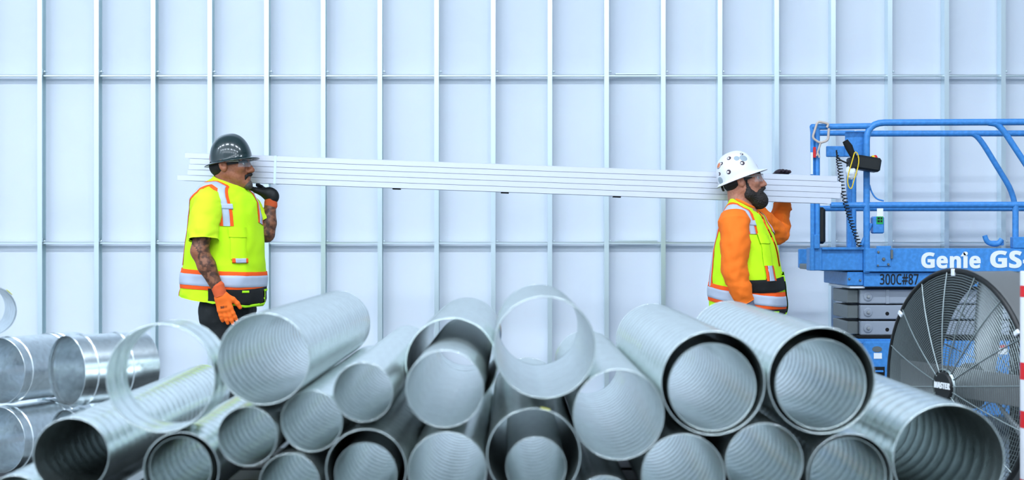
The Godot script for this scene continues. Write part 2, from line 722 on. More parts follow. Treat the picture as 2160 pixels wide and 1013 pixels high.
	m = mat("grey_hair", Color(0.5, 0.47, 0.45), 0.8)
	textured(m, grizzle, 14.0)
	m = mat("beard_hair", Color(0.24, 0.21, 0.2), 0.75)
	textured(m, grizzle, 12.0)
	m = mat("eye_white", Color(0.85, 0.83, 0.8), 0.2)
	m = mat("lip_skin", Color(0.5, 0.27, 0.22), 0.5)
	m = mat("lens", Color(0.85, 0.9, 0.95, 0.16), 0.05)
	m.transparency = BaseMaterial3D.TRANSPARENCY_ALPHA
	m = mat("clear_arm", Color(0.72, 0.7, 0.7, 0.75), 0.2)
	m.transparency = BaseMaterial3D.TRANSPARENCY_ALPHA
	m = mat("green_black_hat", Color(0.09, 0.17, 0.175), 0.22)
	var scuff := noise_tex(0.02, 71, [[0.0, Color(0.7, 0.75, 0.75)], [0.62, Color(1, 1, 1)], [0.8, Color(1, 1, 1)], [0.9, Color(1.5, 1.6, 1.6)]])
	textured(m, scuff, 4.0)
	m.clearcoat_enabled = true
	m.clearcoat = 0.6
	m.clearcoat_roughness = 0.1
	m = mat("white_hat", Color(0.9, 0.91, 0.94), 0.3)
	m = mat("sticker_dark", Color(0.2, 0.1, 0.17), 0.5)
	m = mat("sticker_white", Color(0.93, 0.93, 0.96), 0.5)
	m = mat("sticker_orange", Color(0.85, 0.5, 0.32), 0.5)
	m = mat("sticker_grey", Color(0.62, 0.68, 0.72), 0.5)
	textured(m, noise_tex(0.05, 81, [[0.0, Color(0.5, 0.55, 0.58)], [0.5, Color(1.2, 1.2, 1.2)], [1.0, Color(0.8, 0.85, 0.9)]]), 14.0)
	m = mat("hat_under", Color(0.1, 0.1, 0.11), 0.6)
	m = mat("boot_leather", Color(0.25, 0.17, 0.1), 0.6)
	m = mat("post_white", Color(0.9, 0.9, 0.92), 0.5)
	m = mat("post_red", Color(0.85, 0.1, 0.14), 0.5)

# high-bay lamps hung in rows under the roof
func lamps(tint: Color, energy: float) -> void:
	var k := 0
	for row in 3:
		for col in 7:
			var at := Vector3(-11.0 + 2.6 * col, 6.9, -3.6 + 4.4 * row)
			var t := thing("highbay_lamp", "long white high-bay lamp with glowing face hanging under the roof", "lamp", at, "high-bay lamps under the roof")
			part("housing", MB.new().box(Vector3(0, 0.06, 0), Vector3(1.5, 0.1, 0.5), 0.02).done(M.lamp_housing), t)
			part("lamp_face", MB.new().box(Vector3(0, 0.0, 0), Vector3(1.4, 0.02, 0.42), 0.004).done(M.lamp_face), t)
			for s in [-0.6, 0.6]:
				part("hanger", MB.new().tube([Vector3(s, 0.1, 0), Vector3(s, 0.62, 0)], 0.008, 6).done(M.dull_metal), t)
			var l := AreaLight3D.new()
			l.name = "lamp_light"
			l.area_size = Vector2(1.4, 0.42)
			l.light_color = tint
			l.light_energy = energy
			l.shadow_enabled = true
			l.area_range = 30.0
			l.area_attenuation = 2.0
			t.add_child(l)
			l.position = Vector3(0, -0.02, 0)
			l.rotation = Vector3(-PI / 2, 0, 0)
			k += 1

func room() -> void:
	var zb := -WALL_D - 0.092 - 0.02
	structure("floor", MB.new().box(Vector3(0, -0.1, -0.5), Vector3(25, 0.2, 21)).done(M.concrete), "smooth grey concrete floor of the hall", "floor")
	structure("ceiling", MB.new().box(Vector3(0, 7.6, -0.5), Vector3(25, 0.2, 21)).done(M.white_paint), "white painted ceiling high above the hall", "ceiling")
	structure("wall_left", MB.new().box(Vector3(-12.1, 3.75, -0.5), Vector3(0.2, 7.5, 21)).done(M.white_paint), "plain white side wall left of the frame", "wall")
	structure("wall_right", MB.new().box(Vector3(12.1, 3.75, -0.5), Vector3(0.2, 7.5, 21)).done(M.white_paint), "plain white side wall right of the frame", "wall")
	structure("wall_front", MB.new().box(Vector3(0, 3.75, 9.6), Vector3(24, 7.5, 0.2)).done(M.white_paint), "plain white wall behind the camera", "wall")
	var w := structure("wall_back", null, "white boarded wall framed with bare vertical steel studs and thin cross channels", "wall")
	# the boards, three stud bays wide, and the board course above
	var pitch := 119.6 * WALL_D / FOCAL
	var x0 := (1160.0 - 1080.0) * WALL_D / FOCAL
	for k in range(-9, 10):
		for row in [[0.0, 3.6], [3.603, 7.5]]:
			var xa := x0 + (k * 3 - 0.5) * pitch
			if absf(xa) < 12.4:
				part("wall_board", MB.new().box(Vector3(clampf(xa, -11.4, 11.4), (row[0] + row[1]) * 0.5, zb + 0.01), Vector3(pitch * 3 - 0.002, row[1] - row[0], 0.018)).done(M.wall_board), w)
	part("backing", MB.new().box(Vector3(0, 3.75, zb - 0.06), Vector3(24.2, 7.5, 0.1)).done(M.white_paint), w)
	# studs: C sections, web on the left, open to the right
	var prof := []
	var d := 0.092
	var fl := 0.0325
	var th := 0.0014
	var c_shape := PackedVector2Array([Vector2(0, 0), Vector2(fl, 0), Vector2(fl, 0.008), Vector2(fl - th, 0.008), Vector2(fl - th, th), Vector2(th, th), Vector2(th, d - th), Vector2(fl - th, d - th), Vector2(fl - th, d - 0.008), Vector2(fl, d - 0.008), Vector2(fl, d), Vector2(0, d)])
	var up := Transform3D(Basis(Vector3.RIGHT, Vector3.FORWARD, Vector3.UP), Vector3.ZERO)   # outline's y runs away from the camera, depth runs up
	var stud := MB.new().slab(c_shape, 0.0, 7.4, up).done(M.stud_steel)
	var count := 0
	for k in range(-26, 26):
		var x := x0 + k * pitch
		if absf(x) > 11.5:
			continue
		var s := part("wall_stud", stud, w)
		s.position = Vector3(x - fl * 0.5, 0.02, -WALL_D)
		count += 1
		if absf(x) > 4.4:
			continue
		for y in [EYE + 0.0, 2.42]:
			# clip angle that ties the channel to the stud
			var yy: float = y - 0.016 if y < 2.0 else y
			var clip := MB.new().box(Vector3(fl * 0.5 + 0.012, 0, 0), Vector3(0.022, 0.004, 0.05), 0.001)
			clip.box(Vector3(0.003, 0, 0.0), Vector3(0.003, 0.045, 0.05), 0.001)
			clip.lathe([Vector2(0, 0.006), Vector2(0.005, 0.006), Vector2(0.006, 0.0)], 8, Vector3(fl * 0.5 + 0.012, 0.002, 0.012))
			var cl := part("clip_angle", clip.done(M.stud_steel), w)
			cl.position = Vector3(x, yy + 0.006, -WALL_D - d * 0.4)
	# channels that run through the studs
	for y in [EYE - 0.02, 2.4]:
		for k in 4:
			var a := -8.0 + k * 4.0
			var ch := MB.new()
			ch.box(Vector3(a + 2.0, y + 0.004, -WALL_D - d * 0.45), Vector3(3.998, 0.002, 0.038))
			ch.box(Vector3(a + 2.0, y - 0.001, -WALL_D - d * 0.45 + 0.018), Vector3(3.998, 0.012, 0.002))
			ch.box(Vector3(a + 2.0, y - 0.001, -WALL_D - d * 0.45 - 0.018), Vector3(3.998, 0.012, 0.002))
			part("bridging_channel", ch.done(M.stud_steel), w)
		# the lapped splice seen right of the middle
		var sp := MB.new().box(Vector3(x0 + 1.53 * pitch, y + 0.012, -WALL_D - d * 0.45), Vector3(pitch * 0.74, 0.01, 0.036), 0.001)
		part("channel_splice", sp.done(M.stud_steel), w)
	part("floor_track", MB.new().box(Vector3(0, 0.012, -WALL_D - d * 0.5), Vector3(23.6, 0.02, d + 0.004)).done(M.stud_steel), w)

# ------------------------------------------------------------------ ducts
# a spiral-seamed duct open at both ends, from z = 0 back to z = -L, axis at the origin
func spiral_duct(R: float, L: float, pitch := 0.07) -> ArrayMesh:
	var key := "%.3f %.3f" % [L, pitch]
	if duct_meshes.has(key):
		return duct_meshes[key]
	var segs := 56
	var mb := MB.new()
	var stops := [0.0, 0.43, 0.465, 0.515, 0.55]
	var rise := [0.0, 0.0, 0.001, 0.001, 0.0]
	var wall := 0.0014
	for side in 2:
		var rows := []
		var turns := int(ceil(L / pitch)) + 1
		for k in range(-1, turns):
			for s in 5:
				var row := PackedVector3Array()
				var inside := true
				var beyond := true
				for j in segs:
					var zz: float = (k + stops[s] + float(j) / segs) * pitch
					var t := clampf(zz, 0.0, L)
					if zz > 0.0: inside = false
					if zz < L: beyond = false
					var fade := clampf(minf(t, L - t) / 0.012, 0.0, 1.0)
					var r: float = R + rise[s] * fade - (wall if side else 0.0)
					var ang := TAU * j / segs
					row.append(Vector3(cos(ang) * r, sin(ang) * r, -t))
				if not inside and not beyond:
					rows.append(row)
		var e0 := PackedVector3Array()
		var e1 := PackedVector3Array()
		for j in segs:
			var ang := TAU * j / segs
			var r := R - (wall if side else 0.0)
			e0.append(Vector3(cos(ang) * r, sin(ang) * r, 0))
			e1.append(Vector3(cos(ang) * r, sin(ang) * r, -L))
		rows.push_front(e0)
		rows.append(e1)
		var base := mb.v.size()
		# the spiral closes one pitch further on, so the wrap column is laid twice
		helical(mb, rows, segs)
		for k in range(base, mb.v.size()):
			var out := Vector3(mb.v[k].x, mb.v[k].y, 0) * (-1.0 if side else 1.0)
			if mb.n[k].dot(out) < 0.0:
				mb.n[k] = -mb.n[k]
		mb._refit(base)
	# rolled edges
	for z in [0.0, -L]:
		var ring := []
		for j in segs:
			var ang := TAU * j / segs
			ring.append(Vector3(cos(ang) * (R - wall * 0.5), sin(ang) * (R - wall * 0.5), z))
		mb.tube(ring, 0.0012, 6, true)
	duct_meshes[key] = mb.done(M.galvanised_steel)
	return duct_meshes[key]

func helical(mb: MB, rows: Array, segs: int) -> void:
	# rows shift by one pitch (five rows) when they pass the seam; unroll with an extra column taken five rows later
	var wide := []
	var nr := rows.size()
	for i in nr:
		var r: PackedVector3Array = rows[i].duplicate()
		var nxt: PackedVector3Array = rows[mini(i + 5, nr - 1)] if i > 0 else rows[0]
		r.append(nxt[0])
		wide.append(r)
	mb.grid(wide, false)

func duct(called: String, label: String, x: float, y: float, R: float, D: float, L: float, group: String, pitch := 0.07, roll := 0.0) -> MeshInstance3D:
	var o := whole(called, spiral_duct(0.1, L, pitch), label, "duct", Vector3(x, y, -D), group)
	o.rotation.z = roll
	o.scale = Vector3(R / 0.1, R / 0.1, 1.0)
	return o

func duct_pile() -> void:
	var g := "spiral ducts heaped in the foreground pile"
	var n := "spiral_duct"
	var rows := [
		["short", -0.8646, 0.8797, 0.1342, 3.5, 0.18, "short open steel collar ring on top of the pile at left"],
		["", -0.6112, 0.9271, 0.1132, 3.5, 1.5, "large matte duct on top of the pile before the dark-hatted worker"],
		["", -0.3662, 0.8454, 0.0735, 3.5, 1.5, "slim duct on the upper layer, left of the two ducts slid into each other"],
		["", -0.4999, 0.7680, 0.0769, 3.55, 1.5, "slim duct tucked under the large matte top duct, between two other slim ones"],
		["", -0.6511, 0.7367, 0.0735, 3.5, 1.5, "slim duct directly below the large matte top duct's left half"],
		["", -0.8142, 0.6538, 0.0933, 3.5, 1.5, "medium duct holding a second duct, below the short open collar"],
		["", -1.0850, 0.6886, 0.0933, 3.5, 1.5, "dark-mouthed medium duct at the left end of the pile"],
		["", -1.2250, 0.5567, 0.0840, 3.5, 1.3, "duct in the bottom left corner, only its bright top edge showing"],
		["", -0.1657, 0.8806, 0.1261, 3.9, 1.35, "wide duct set back on the pile with a narrower duct sliding out of it"],
		["", -0.1656, 0.8535, 0.0957, 3.5, 1.5, "narrower duct sliding out of the wide duct left of the see-through top duct"],
		["", 0.0805, 0.9557, 0.1260, 3.5, 0.92, "topmost duct of the pile, looked straight through to the wall"],
		["", 0.2624, 0.7904, 0.1120, 3.5, 1.5, "bright duct leaning right below the topmost see-through duct"],
		["", 0.4943, 0.8674, 0.1283, 3.5, 1.5, "left one of the two wide ducts with black upper gaps"],
		["", 0.7618, 0.8741, 0.1318, 3.5, 1.5, "right one of the two wide ducts with black upper gaps, under the bearded worker"],
		["", 1.0745, 0.6781, 0.1377, 3.5, 1.5, "very wide dark-mouthed duct at the right end, in front of the drum fan"],
		["", 0.8307, 0.6384, 0.1050, 3.5, 1.5, "bottom row duct with another inside, left of the wide dark-mouthed duct"],
		["", 0.6209, 0.6736, 0.0957, 3.5, 1.5, "single duct in the notch below the two wide ducts with black gaps"],
		["", 0.4213, 0.6402, 0.1027, 3.5, 1.5, "bottom row duct under the left wide duct with black upper gap"],
		["", 0.2275, 0.5626, 0.0770, 3.5, 1.5, "lowest slim duct, only its top edge rising into view near the middle"],
		["", 0.0535, 0.6907, 0.1155, 3.5, 1.5, "wide lower duct with a yellow mark on its rim and a slim duct inside"],
		["", -0.1592, 0.6511, 0.0968, 3.5, 1.5, "bright bottom row duct under the narrower duct that slides out"],
		["", -0.3591, 0.6557, 0.0992, 3.5, 1.5, "black-rimmed bottom row duct with a bright duct inside, left of centre"],
		["", -0.5472, 0.6198, 0.0747, 3.5, 1.5, "slim bottom row duct left of the black-rimmed one"],
	]
	var k := 0
	for r in rows:
		duct("duct_collar" if r[0] == "short" else n, r[6], r[1], r[2], r[3], r[4], r[5], g, 0.075 if r[3] > 0.12 else 0.06, 0.7 * k)
		k += 1
	# ducts slid inside others, each lying on its carrier's bottom
	for r in [
		[-0.8142, 0.6538, 0.0933, 0.0775, -0.010, "duct nested inside the medium duct below the short open collar"],
		[0.4943, 0.8674, 0.1283, 0.1090, 0.002, "duct nested inside the left wide duct with black upper gap"],
		[0.7618, 0.8741, 0.1318, 0.1125, 0.004, "duct nested inside the right wide duct with black upper gap"],
		[0.8307, 0.6384, 0.1050, 0.0945, 0.003, "duct nested inside the bottom row duct beside the very wide one"],
		[0.0535, 0.6907, 0.1155, 0.0747, 0.006, "slim duct nested inside the wide duct that has the yellow rim mark"],
		[-0.3591, 0.6557, 0.0992, 0.0770, -0.004, "bright duct nested inside the black-rimmed bottom row duct"],
	]:
		var gap: float = r[2] - r[3] - 0.0065
		var dx: float = clampf(r[4], -gap, gap)
		duct(n, r[5], r[0] + dx, r[1] - sqrt(gap * gap - dx * dx), r[3], 3.53, 1.46, "ducts slid inside wider ducts of the pile", 0.06, dx * 300.0)
	# the mark on the rim of the wide lower duct
	var wd := get_node("spiral_duct_018") as MeshInstance3D
	var rm := part("paint_mark", MB.new().box(Vector3(0, 0.1008, -0.012), Vector3(0.02, 0.0012, 0.02), 0.0003, Basis()).done(M.yellow_mark), wd, "yellow paint mark on the rim")
	rm.rotation.z = -0.25 - wd.rotation.z
	# rack added under the pile, coloured dark so the gaps turn black
	var c := thing("duct_rack", "added low rack under the heap of spiral ducts, dark to blacken the gaps", "rack", Vector3(0, 0, -4.3))
	for i in 7:
		part("crossbar", MB.new().box(Vector3(0, 0.445, -0.75 + i * 0.25), Vector3(2.34, 0.045, 0.2), 0.004).done(M.rack_shade_dark), c)
	for x in [-1.1, 0.0, 1.1]:
		part("beam", MB.new().box(Vector3(x, 0.36, 0), Vector3(0.1, 0.12, 1.8), 0.004).done(M.rack_shade_dark), c)
		for z in [-0.75, 0.75]:
			part("leg", MB.new().box(Vector3(x, 0.15, z), Vector3(0.1, 0.298, 0.1), 0.004).done(M.rack_shade_dark), c)
	# unseen steel caps added to block light from the far ends, darkening two ducts
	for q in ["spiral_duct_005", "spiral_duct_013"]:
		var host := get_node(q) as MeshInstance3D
		part("added_end_cap", MB.new().lathe([Vector2(0, 0.0), Vector2(0.096, 0.0), Vector2(0.098, 0.004), Vector2(0.098, 0.03), Vector2(0.096, 0.034), Vector2(0, 0.034)], 40, Vector3(0, 0, -1.38), Basis(Vector3.RIGHT, -PI / 2)).done(M.smooth_sheet_steel), host)

# smooth sheet ducts with raised seams, lying across the view on the left
func sheet_duct(label: String, at: Vector3, R: float, L: float, yaw: float, seams: Array) -> void:
	var t := thing("sheet_duct", label, "duct", at, "smooth sheet ducts stacked at the left edge")
	t.rotation.y = -yaw     # axis runs along local -z, turned to the right
	var b := Basis(Vector3.RIGHT, -PI / 2)   # lathe's up becomes -z
	var w := 0.0014
	var body := MB.new().lathe([Vector2(R - 0.001, 0), Vector2(R, 0.001), Vector2(R, L - 0.001), Vector2(R - 0.001, L)], 64, Vector3.ZERO, b)
	body.lathe([Vector2(R - w, L), Vector2(R - w, 0)], 64, Vector3.ZERO, b)
	body.lathe([Vector2(R - w, 0), Vector2(R - 0.001, 0)], 64, Vector3.ZERO, b)
	body.lathe([Vector2(R - 0.001, L), Vector2(R - w, L)], 64, Vector3.ZERO, b)
	part("body", body.done(M.smooth_sheet_steel), t)
	for s in seams:
		part("seam_ring", MB.new().lathe([Vector2(R + 0.0002, s), Vector2(R + 0.004, s + 0.003), Vector2(R + 0.004, s + 0.007), Vector2(R + 0.0002, s + 0.010)], 64, Vector3.ZERO, b).done(M.smooth_sheet_steel), t)
	part("end_bead", MB.new().lathe([Vector2(R - 0.003, 0.012), Vector2(R - 0.004, 0.02), Vector2(R - 0.003, 0.028)], 64, Vector3.ZERO, b).done(M.smooth_sheet_steel), t)

func duct_stack() -> void:
	var yl := deg_to_rad(42)
	sheet_duct("open-mouthed smooth duct, its dark round mouth turned left, upper of its pair", Vector3(-1.551, 0.765, -4.95), 0.1225, 0.3, yl, [0.05, 0.19])
	sheet_duct("lower smooth duct under the open-mouthed one, mostly hidden behind the pile", Vector3(-1.551, 0.507, -4.95), 0.1225, 0.3, yl, [0.05, 0.19])
	var y2 := deg_to_rad(25)
	sheet_duct("smooth duct with ringed mouth cut by the left edge, middle of the stack", Vector3(-2.016, 0.705, -5.6), 0.1295, 0.42, y2, [0.04, 0.26, 0.3])
	sheet_duct("smooth duct with ringed mouth cut by the left edge, lowest one visible", Vector3(-2.016, 0.432, -5.6), 0.1295, 0.42, y2, [0.04, 0.26, 0.3])
	sheet_duct("small smooth duct with a yellow mark crowning the stack at left edge", Vector3(-2.05, 0.9405, -5.6), 0.096, 0.3, deg_to_rad(-28), [0.04, 0.2])
	var small := get_node("sheet_duct_004")
	var mk := part("paint_mark", MB.new().box(Vector3(0.07, 0.0715, -0.02), Vector3(0.002, 0.03, 0.028), 0.0005, Basis(Vector3.BACK, 0.79)).done(M.yellow_mark), small, "yellow paint mark")
	mk.position = Vector3(0.0005, 0.0005, 0)
	var c := thing("duct_rack", "dark steel blocks under the stack of smooth sheet ducts", "rack", Vector3(-1.7, 0, -5.3))
	part("block", MB.new().box(Vector3(0.16, 0.186, 0.24), Vector3(0.26, 0.372, 0.3), 0.004).done(M.rack_shade_dark), c)
	part("block", MB.new().box(Vector3(-0.28, 0.143, -0.45), Vector3(0.3, 0.286, 0.3), 0.004).done(M.rack_shade_dark), c)

# ------------------------------------------------------------------ scissor lift
func ln(px: float, py: float) -> Vector3:
	return spot(px, py, LIFT_NEAR)
func lf(px: float, py: float) -> Vector3:
	return spot(px, py, LIFT_FAR)

func rail(t: Node3D, points: Array, m: Material, r := 0.02, bend := 0.12) -> void:
	part("rail", MB.new().tube(bent(points, bend), r, 12).done(m), t)

# a box from two photo corners on the near plane, z from depth A to depth B behind the near plane
func plate(mb: MB, x0: float, y0: float, x1: float, y1: float, za: float, zb: float, ch := 0.004) -> MB:
	var a := ln(x0, y0)
	var b := ln(x1, y1)
	return mb.box(Vector3((a.x + b.x) * 0.5, (a.y + b.y) * 0.5, -LIFT_NEAR - (za + zb) * 0.5), Vector3(absf(b.x - a.x), absf(b.y - a.y), absf(zb - za)), ch)

func lift() -> void:
	var t := thing("scissor_lift", "blue scissor lift with folded grey arms and pipe guard rails behind the fan", "lift")
	var B: Material = M.blue_paint
	# near guard rail
	rail(t, [ln(1828, 575), ln(1828, 259), ln(2480, 256)], B, 0.0205, 0.11)
	rail(t, [ln(1752, 433), ln(2480, 431)], B, 0.0185)
	rail(t, [ln(2085, 259), ln(2108, 262), ln(2235, 455), ln(2238, 525)], B, 0.019, 0.1)
	rail(t, [ln(1712, 268), ln(1836, 266)], B, 0.0185)
	# far guard rail
	rail(t, [lf(1800, 545), lf(1800, 282), lf(2440, 281)], B, 0.0205, 0.03)
	rail(t, [lf(1726, 281), lf(1802, 281)], B, 0.0185)
	rail(t, [lf(2040, 281), lf(2062, 284), lf(2142, 415), lf(2142, 525)], B, 0.019, 0.12)
	rail(t, [lf(1722, 440), lf(2440, 440)], B, 0.0185)
	rail(t, [ln(2142, 433), ln(2142, 525)], B, 0.019)
	# end gate at the left
	rail(t, [ln(1714, 570), ln(1714, 264)], B, 0.014)
	rail(t, [ln(1724, 520), ln(1724, 268)], B, 0.016)
	rail(t, [lf(1716, 565), lf(1716, 284)], B, 0.016)
	rail(t, [ln(1714, 268), lf(1716, 284)], B, 0.0185)
	rail(t, [ln(1722, 437), lf(1722, 441)], B, 0.0165)
	part("gate_sleeve", plate(MB.new(), 1716, 495, 1728, 525, -0.02, 0.03).done(B), t)
	# control box post, plate and bracket
	part("control_post", plate(MB.new(), 1792, 345, 1802, 525, 0.05, 0.09).done(B), t)
	part("control_plate", plate(MB.new(), 1786, 277, 1834, 330, 0.04, 0.05).done(B), t)
	part("control_bracket", plate(MB.new(), 1747, 307, 1795, 330, 0.055, 0.065).done(B), t)
	var cb := part("control_box", MB.new().box(ln(1822, 347) + Vector3(0, 0, 0.07), Vector3(0.15, 0.085, 0.12), 0.012, Basis(Vector3.BACK, -0.16)).done(M.black_plastic), t)
	part("stop_button", MB.new().lathe([Vector2(0.0, 0.02), Vector2(0.016, 0.018), Vector2(0.019, 0.01), Vector2(0.019, 0.0)], 16, ln(1838, 336) + Vector3(0, 0, 0.07), Basis(Vector3.BACK, -1.2)).done(M.red_plastic), cb)
	part("button_collar", MB.new().lathe([Vector2(0.02, 0.004), Vector2(0.024, 0.003), Vector2(0.024, -0.012)], 16, ln(1838, 337) + Vector3(0, 0, 0.07), Basis(Vector3.BACK, -1.2)).done(M.yellow_plastic), cb)
	part("joystick", MB.new().tube([ln(1799, 340) + Vector3(0, 0, 0.08), ln(1790, 325) + Vector3(0, 0, 0.08), ln(1784, 312) + Vector3(0, 0, 0.08), ln(1776, 299) + Vector3(0, 0, 0.08)], [0.017, 0.02, 0.024, 0.018], 14).done(M.black_rubber), cb)
	part("control_base", MB.new().box(ln(1792, 346) + Vector3(0, 0, 0.08), Vector3(0.06, 0.07, 0.09), 0.01).done(M.black_plastic), cb)
	# the yellow cord and the bag that hangs in it
	var loop := []
	for i in 22:
		var a := TAU * i / 22.0
		var p := ln(1788 + (8.0 + 3.0 * sin(2.0 * a)) * sin(a) + 5.0 * cos(a), 362 - 38 * cos(a))
		loop.append(p + Vector3(0, 0, 0.142))
	part("yellow_cord", MB.new().tube(loop, 0.0035, 6, true).done(M.yellow_plastic), t)
	var bag := Sdf.new()
	bag.noise = FastNoiseLite.new(); bag.noise.seed = 4; bag.noise.frequency = 22.0; bag.amp = 0.012
	bag.ell(ln(1788, 365) + Vector3(0, 0, 0.1), Vector3(0.034, 0.042, 0.025), 0.02)
	var bm := MB.new()
	var bc := ln(1788, 365) + Vector3(0, 0, 0.1)
	bag.mesh_into(bm, bc - Vector3.ONE * 0.07, bc + Vector3.ONE * 0.07, 0.005)
	part("plastic_bag", bm.done(M.white_plastic), t)
	# coiled control cable
	var coil := []
	var way := [ln(1762, 318), ln(1769, 352), ln(1774, 395), ln(1784, 440), ln(1797, 480), ln(1812, 522)]
	for i in 330:
		var s := i / 330.0 * 4.999
		var k := int(s)
		var p: Vector3 = way[k].lerp(way[k + 1], s - k)
		var grow := clampf(i / 45.0, 0.15, 1.0)
		coil.append(p + Vector3(cos(i * 0.6) * 0.0145 * grow, sin(i * 0.6) * 0.003, sin(i * 0.6) * 0.0145 * grow) + Vector3(0, 0, 0.03))
	part("coiled_cable", MB.new().tube(coil, 0.0032, 5).done(M.black_rubber), t)
	part("cable_loop", MB.new().tube(bent([ln(1762, 318) + Vector3(0, 0, 0.03), ln(1762, 336) + Vector3(0, 0, 0.05), ln(1782, 346) + Vector3(0, 0, 0.07)], 0.05), 0.005, 8).done(M.black_rubber), t)
	part("thin_cable", MB.new().tube(bent([ln(1834, 390), ln(1838, 405), ln(1848, 420), ln(1864, 424)], 0.08), 0.005, 8).done(B), t)
	# black holder tube and hanging strap at the gate
	part("holder_tube", MB.new().box((ln(1734, 476) + Vector3(0, 0, -0.03)), Vector3(0.05, 0.225, 0.05), 0.015).done(M.black_plastic), t)
	var strap := bent([ln(1742, 270) + Vector3(0, 0, 0.03), ln(1746, 262) + Vector3(0, 0, 0.03), ln(1722, 257) + Vector3(0, 0, 0.035), ln(1711, 292) + Vector3(0, 0, 0.035), ln(1727, 303) + Vector3(0, 0, 0.035), ln(1744, 297) + Vector3(0, 0, 0.035), ln(1746, 272) + Vector3(0, 0, 0.03)], 0.02)
	part("hanging_strap", MB.new().tube(strap, 0.0075, 8).done(M.beige_rubber), t)
	part("strap_tail", MB.new().tube([ln(1728, 303) + Vector3(0, 0, 0.035), ln(1722, 322) + Vector3(0, 0, 0.035), ln(1726, 333) + Vector3(0, 0, 0.035)], 0.006, 8).done(M.beige_rubber), t)
	part("strap_tail", MB.new().tube([ln(1729, 303) + Vector3(0, 0, 0.033), ln(1720, 330) + Vector3(0, 0, 0.033)], 0.005, 8).done(M.beige_rubber), t)
	part("red_tag", plate(MB.new(), 1713, 311, 1719, 333, -0.03, -0.027, 0.0).done(M.red_plastic), t)
	part("white_tag", plate(MB.new(), 1708, 322, 1713, 368, -0.025, -0.022, 0.0).done(M.white_plastic), t)
	# small blue box with stickers
	var sb := part("sensor_box", plate(MB.new(), 1840, 457, 1863, 493, -0.03, 0.05, 0.008).done(B), t)
	part("green_sticker", plate(MB.new(), 1846, 457, 1860, 473, -0.0325, -0.0305, 0.0).done(M.green_sticker), sb)
	part("white_sticker", plate(MB.new(), 1847, 440, 1860, 456.5, -0.0325, -0.0305, 0.0).done(M.white_print), sb)
	var ticks := MB.new()
	for k in 2:
		plate(ticks, 1848, 459 + k * 6, 1853, 463 + k * 6, -0.0335, -0.033, 0.0)
		plate(ticks, 1854.5, 459 + k * 6, 1858, 463 + k * 6, -0.0335, -0.033, 0.0)
	part("sticker_print", ticks.done(M.black_print), sb)
	part("bracket_strut", MB.new().tube([ln(1838, 472), ln(1815, 522)], 0.012, 8).done(B), t)
	# platform: left box beam, near side panel with lettering, far side panel, deck
	part("platform_beam", plate(MB.new(), 1733, 525, 1822, 571, 0.01, 0.08).done(B), t)
	part("platform_beam", plate(MB.new(), 1708, 523, 1734, 571, 0.0, 0.1).done(B), t)
	part("beam_lip", plate(MB.new(), 1733, 522, 1822, 527, -0.012, 0.08, 0.002).done(B), t)
	var sp := part("side_panel", plate(MB.new(), 1823, 524, 2480, 573.5, -0.025, 0.02).done(B), t)
	var bk := part("bolt_plate", plate(MB.new(), 1846, 519, 1877, 562, -0.032, -0.026, 0.003).done(B), sp)
	for b in [[1850, 532, 0.007], [1861, 547, 0.009], [1871, 558, 0.007], [1849, 560, 0.005]]:
		part("bolt", MB.new().lathe([Vector2(0, 0.008), Vector2(b[2], 0.007), Vector2(b[2] * 1.3, 0.0)], 8, ln(b[0], b[1]) + Vector3(0, 0, 0.0325), Basis(Vector3.RIGHT, PI / 2)).done(M.dull_metal), bk)
	part("latch", plate(MB.new(), 1875, 527, 1880, 546, -0.045, -0.03, 0.002).done(M.dull_metal), sp)
	letter_part("lettering", "Genie", ln(2002, 551) + Vector3(0, 0, 0.027), 0.103, 0.362, M.white_print, sp)
	letter_part("lettering", "GS-", ln(2127, 549) + Vector3(0, 0, 0.027), 0.107, 0.25, M.white_print, sp)
	var arrow := MB.new().slab(PackedVector2Array([Vector2(-0.02, 0), Vector2(0.02, 0), Vector2(0, 0.028)]), 0.0, 0.003, Transform3D(Basis(), ln(2030, 541) + Vector3(0, 0, 0.0255)))
	part("letter_arrow", arrow.done(M.white_print), sp)
	part("platform_deck", plate(MB.new(), 1735, 560, 2470, 572, 0.021, 0.7).done(M.dull_metal), t)
	part("far_panel", plate(MB.new(), 1735, 527, 2470, 570, 0.71, 0.75).done(B), t)
	part("roll_hook", MB.new().tube(bent([ln(2077, 497), ln(2082, 512), ln(2104, 517), ln(2113, 505)], 0.06), 0.016, 10).done(B), t)
	part("roll_hook", plate(MB.new(), 2088, 508, 2118, 518, 0.0, 0.03).done(B), t)
	part("socket", plate(MB.new(), 2134, 500, 2160, 524, -0.03, 0.03).done(B), t)
	# lower frame with stencilled number
	var lo := part("lower_frame", plate(MB.new(), 1823, 575, 2440, 605, 0.0, 0.7).done(B), t)
	part("frame_end", plate(MB.new(), 1789, 574, 1823, 603, 0.02, 0.68).done(B), lo)
	for b in [[1793, 589], [1816, 592]]:
		part("bolt", MB.new().lathe([Vector2(0, 0.008), Vector2(0.006, 0.007), Vector2(0.008, 0.0)], 8, ln(b[0], b[1]) + Vector3(0, 0, -0.0195), Basis(Vector3.RIGHT, PI / 2)).done(M.dull_metal), lo)
	letter_part("stencil_number", "300C#87", ln(1896.5, 590) + Vector3(0, 0, 0.003), 0.066, 0.236, M.black_print, lo, Basis(), false)
	part("pad", plate(MB.new(), 1795, 604, 1827, 609, 0.03, 0.6, 0.002).done(M.white_plastic), t)
	# folded scissor arms
	var ys := [[612, 642], [645, 675], [679, 709]]
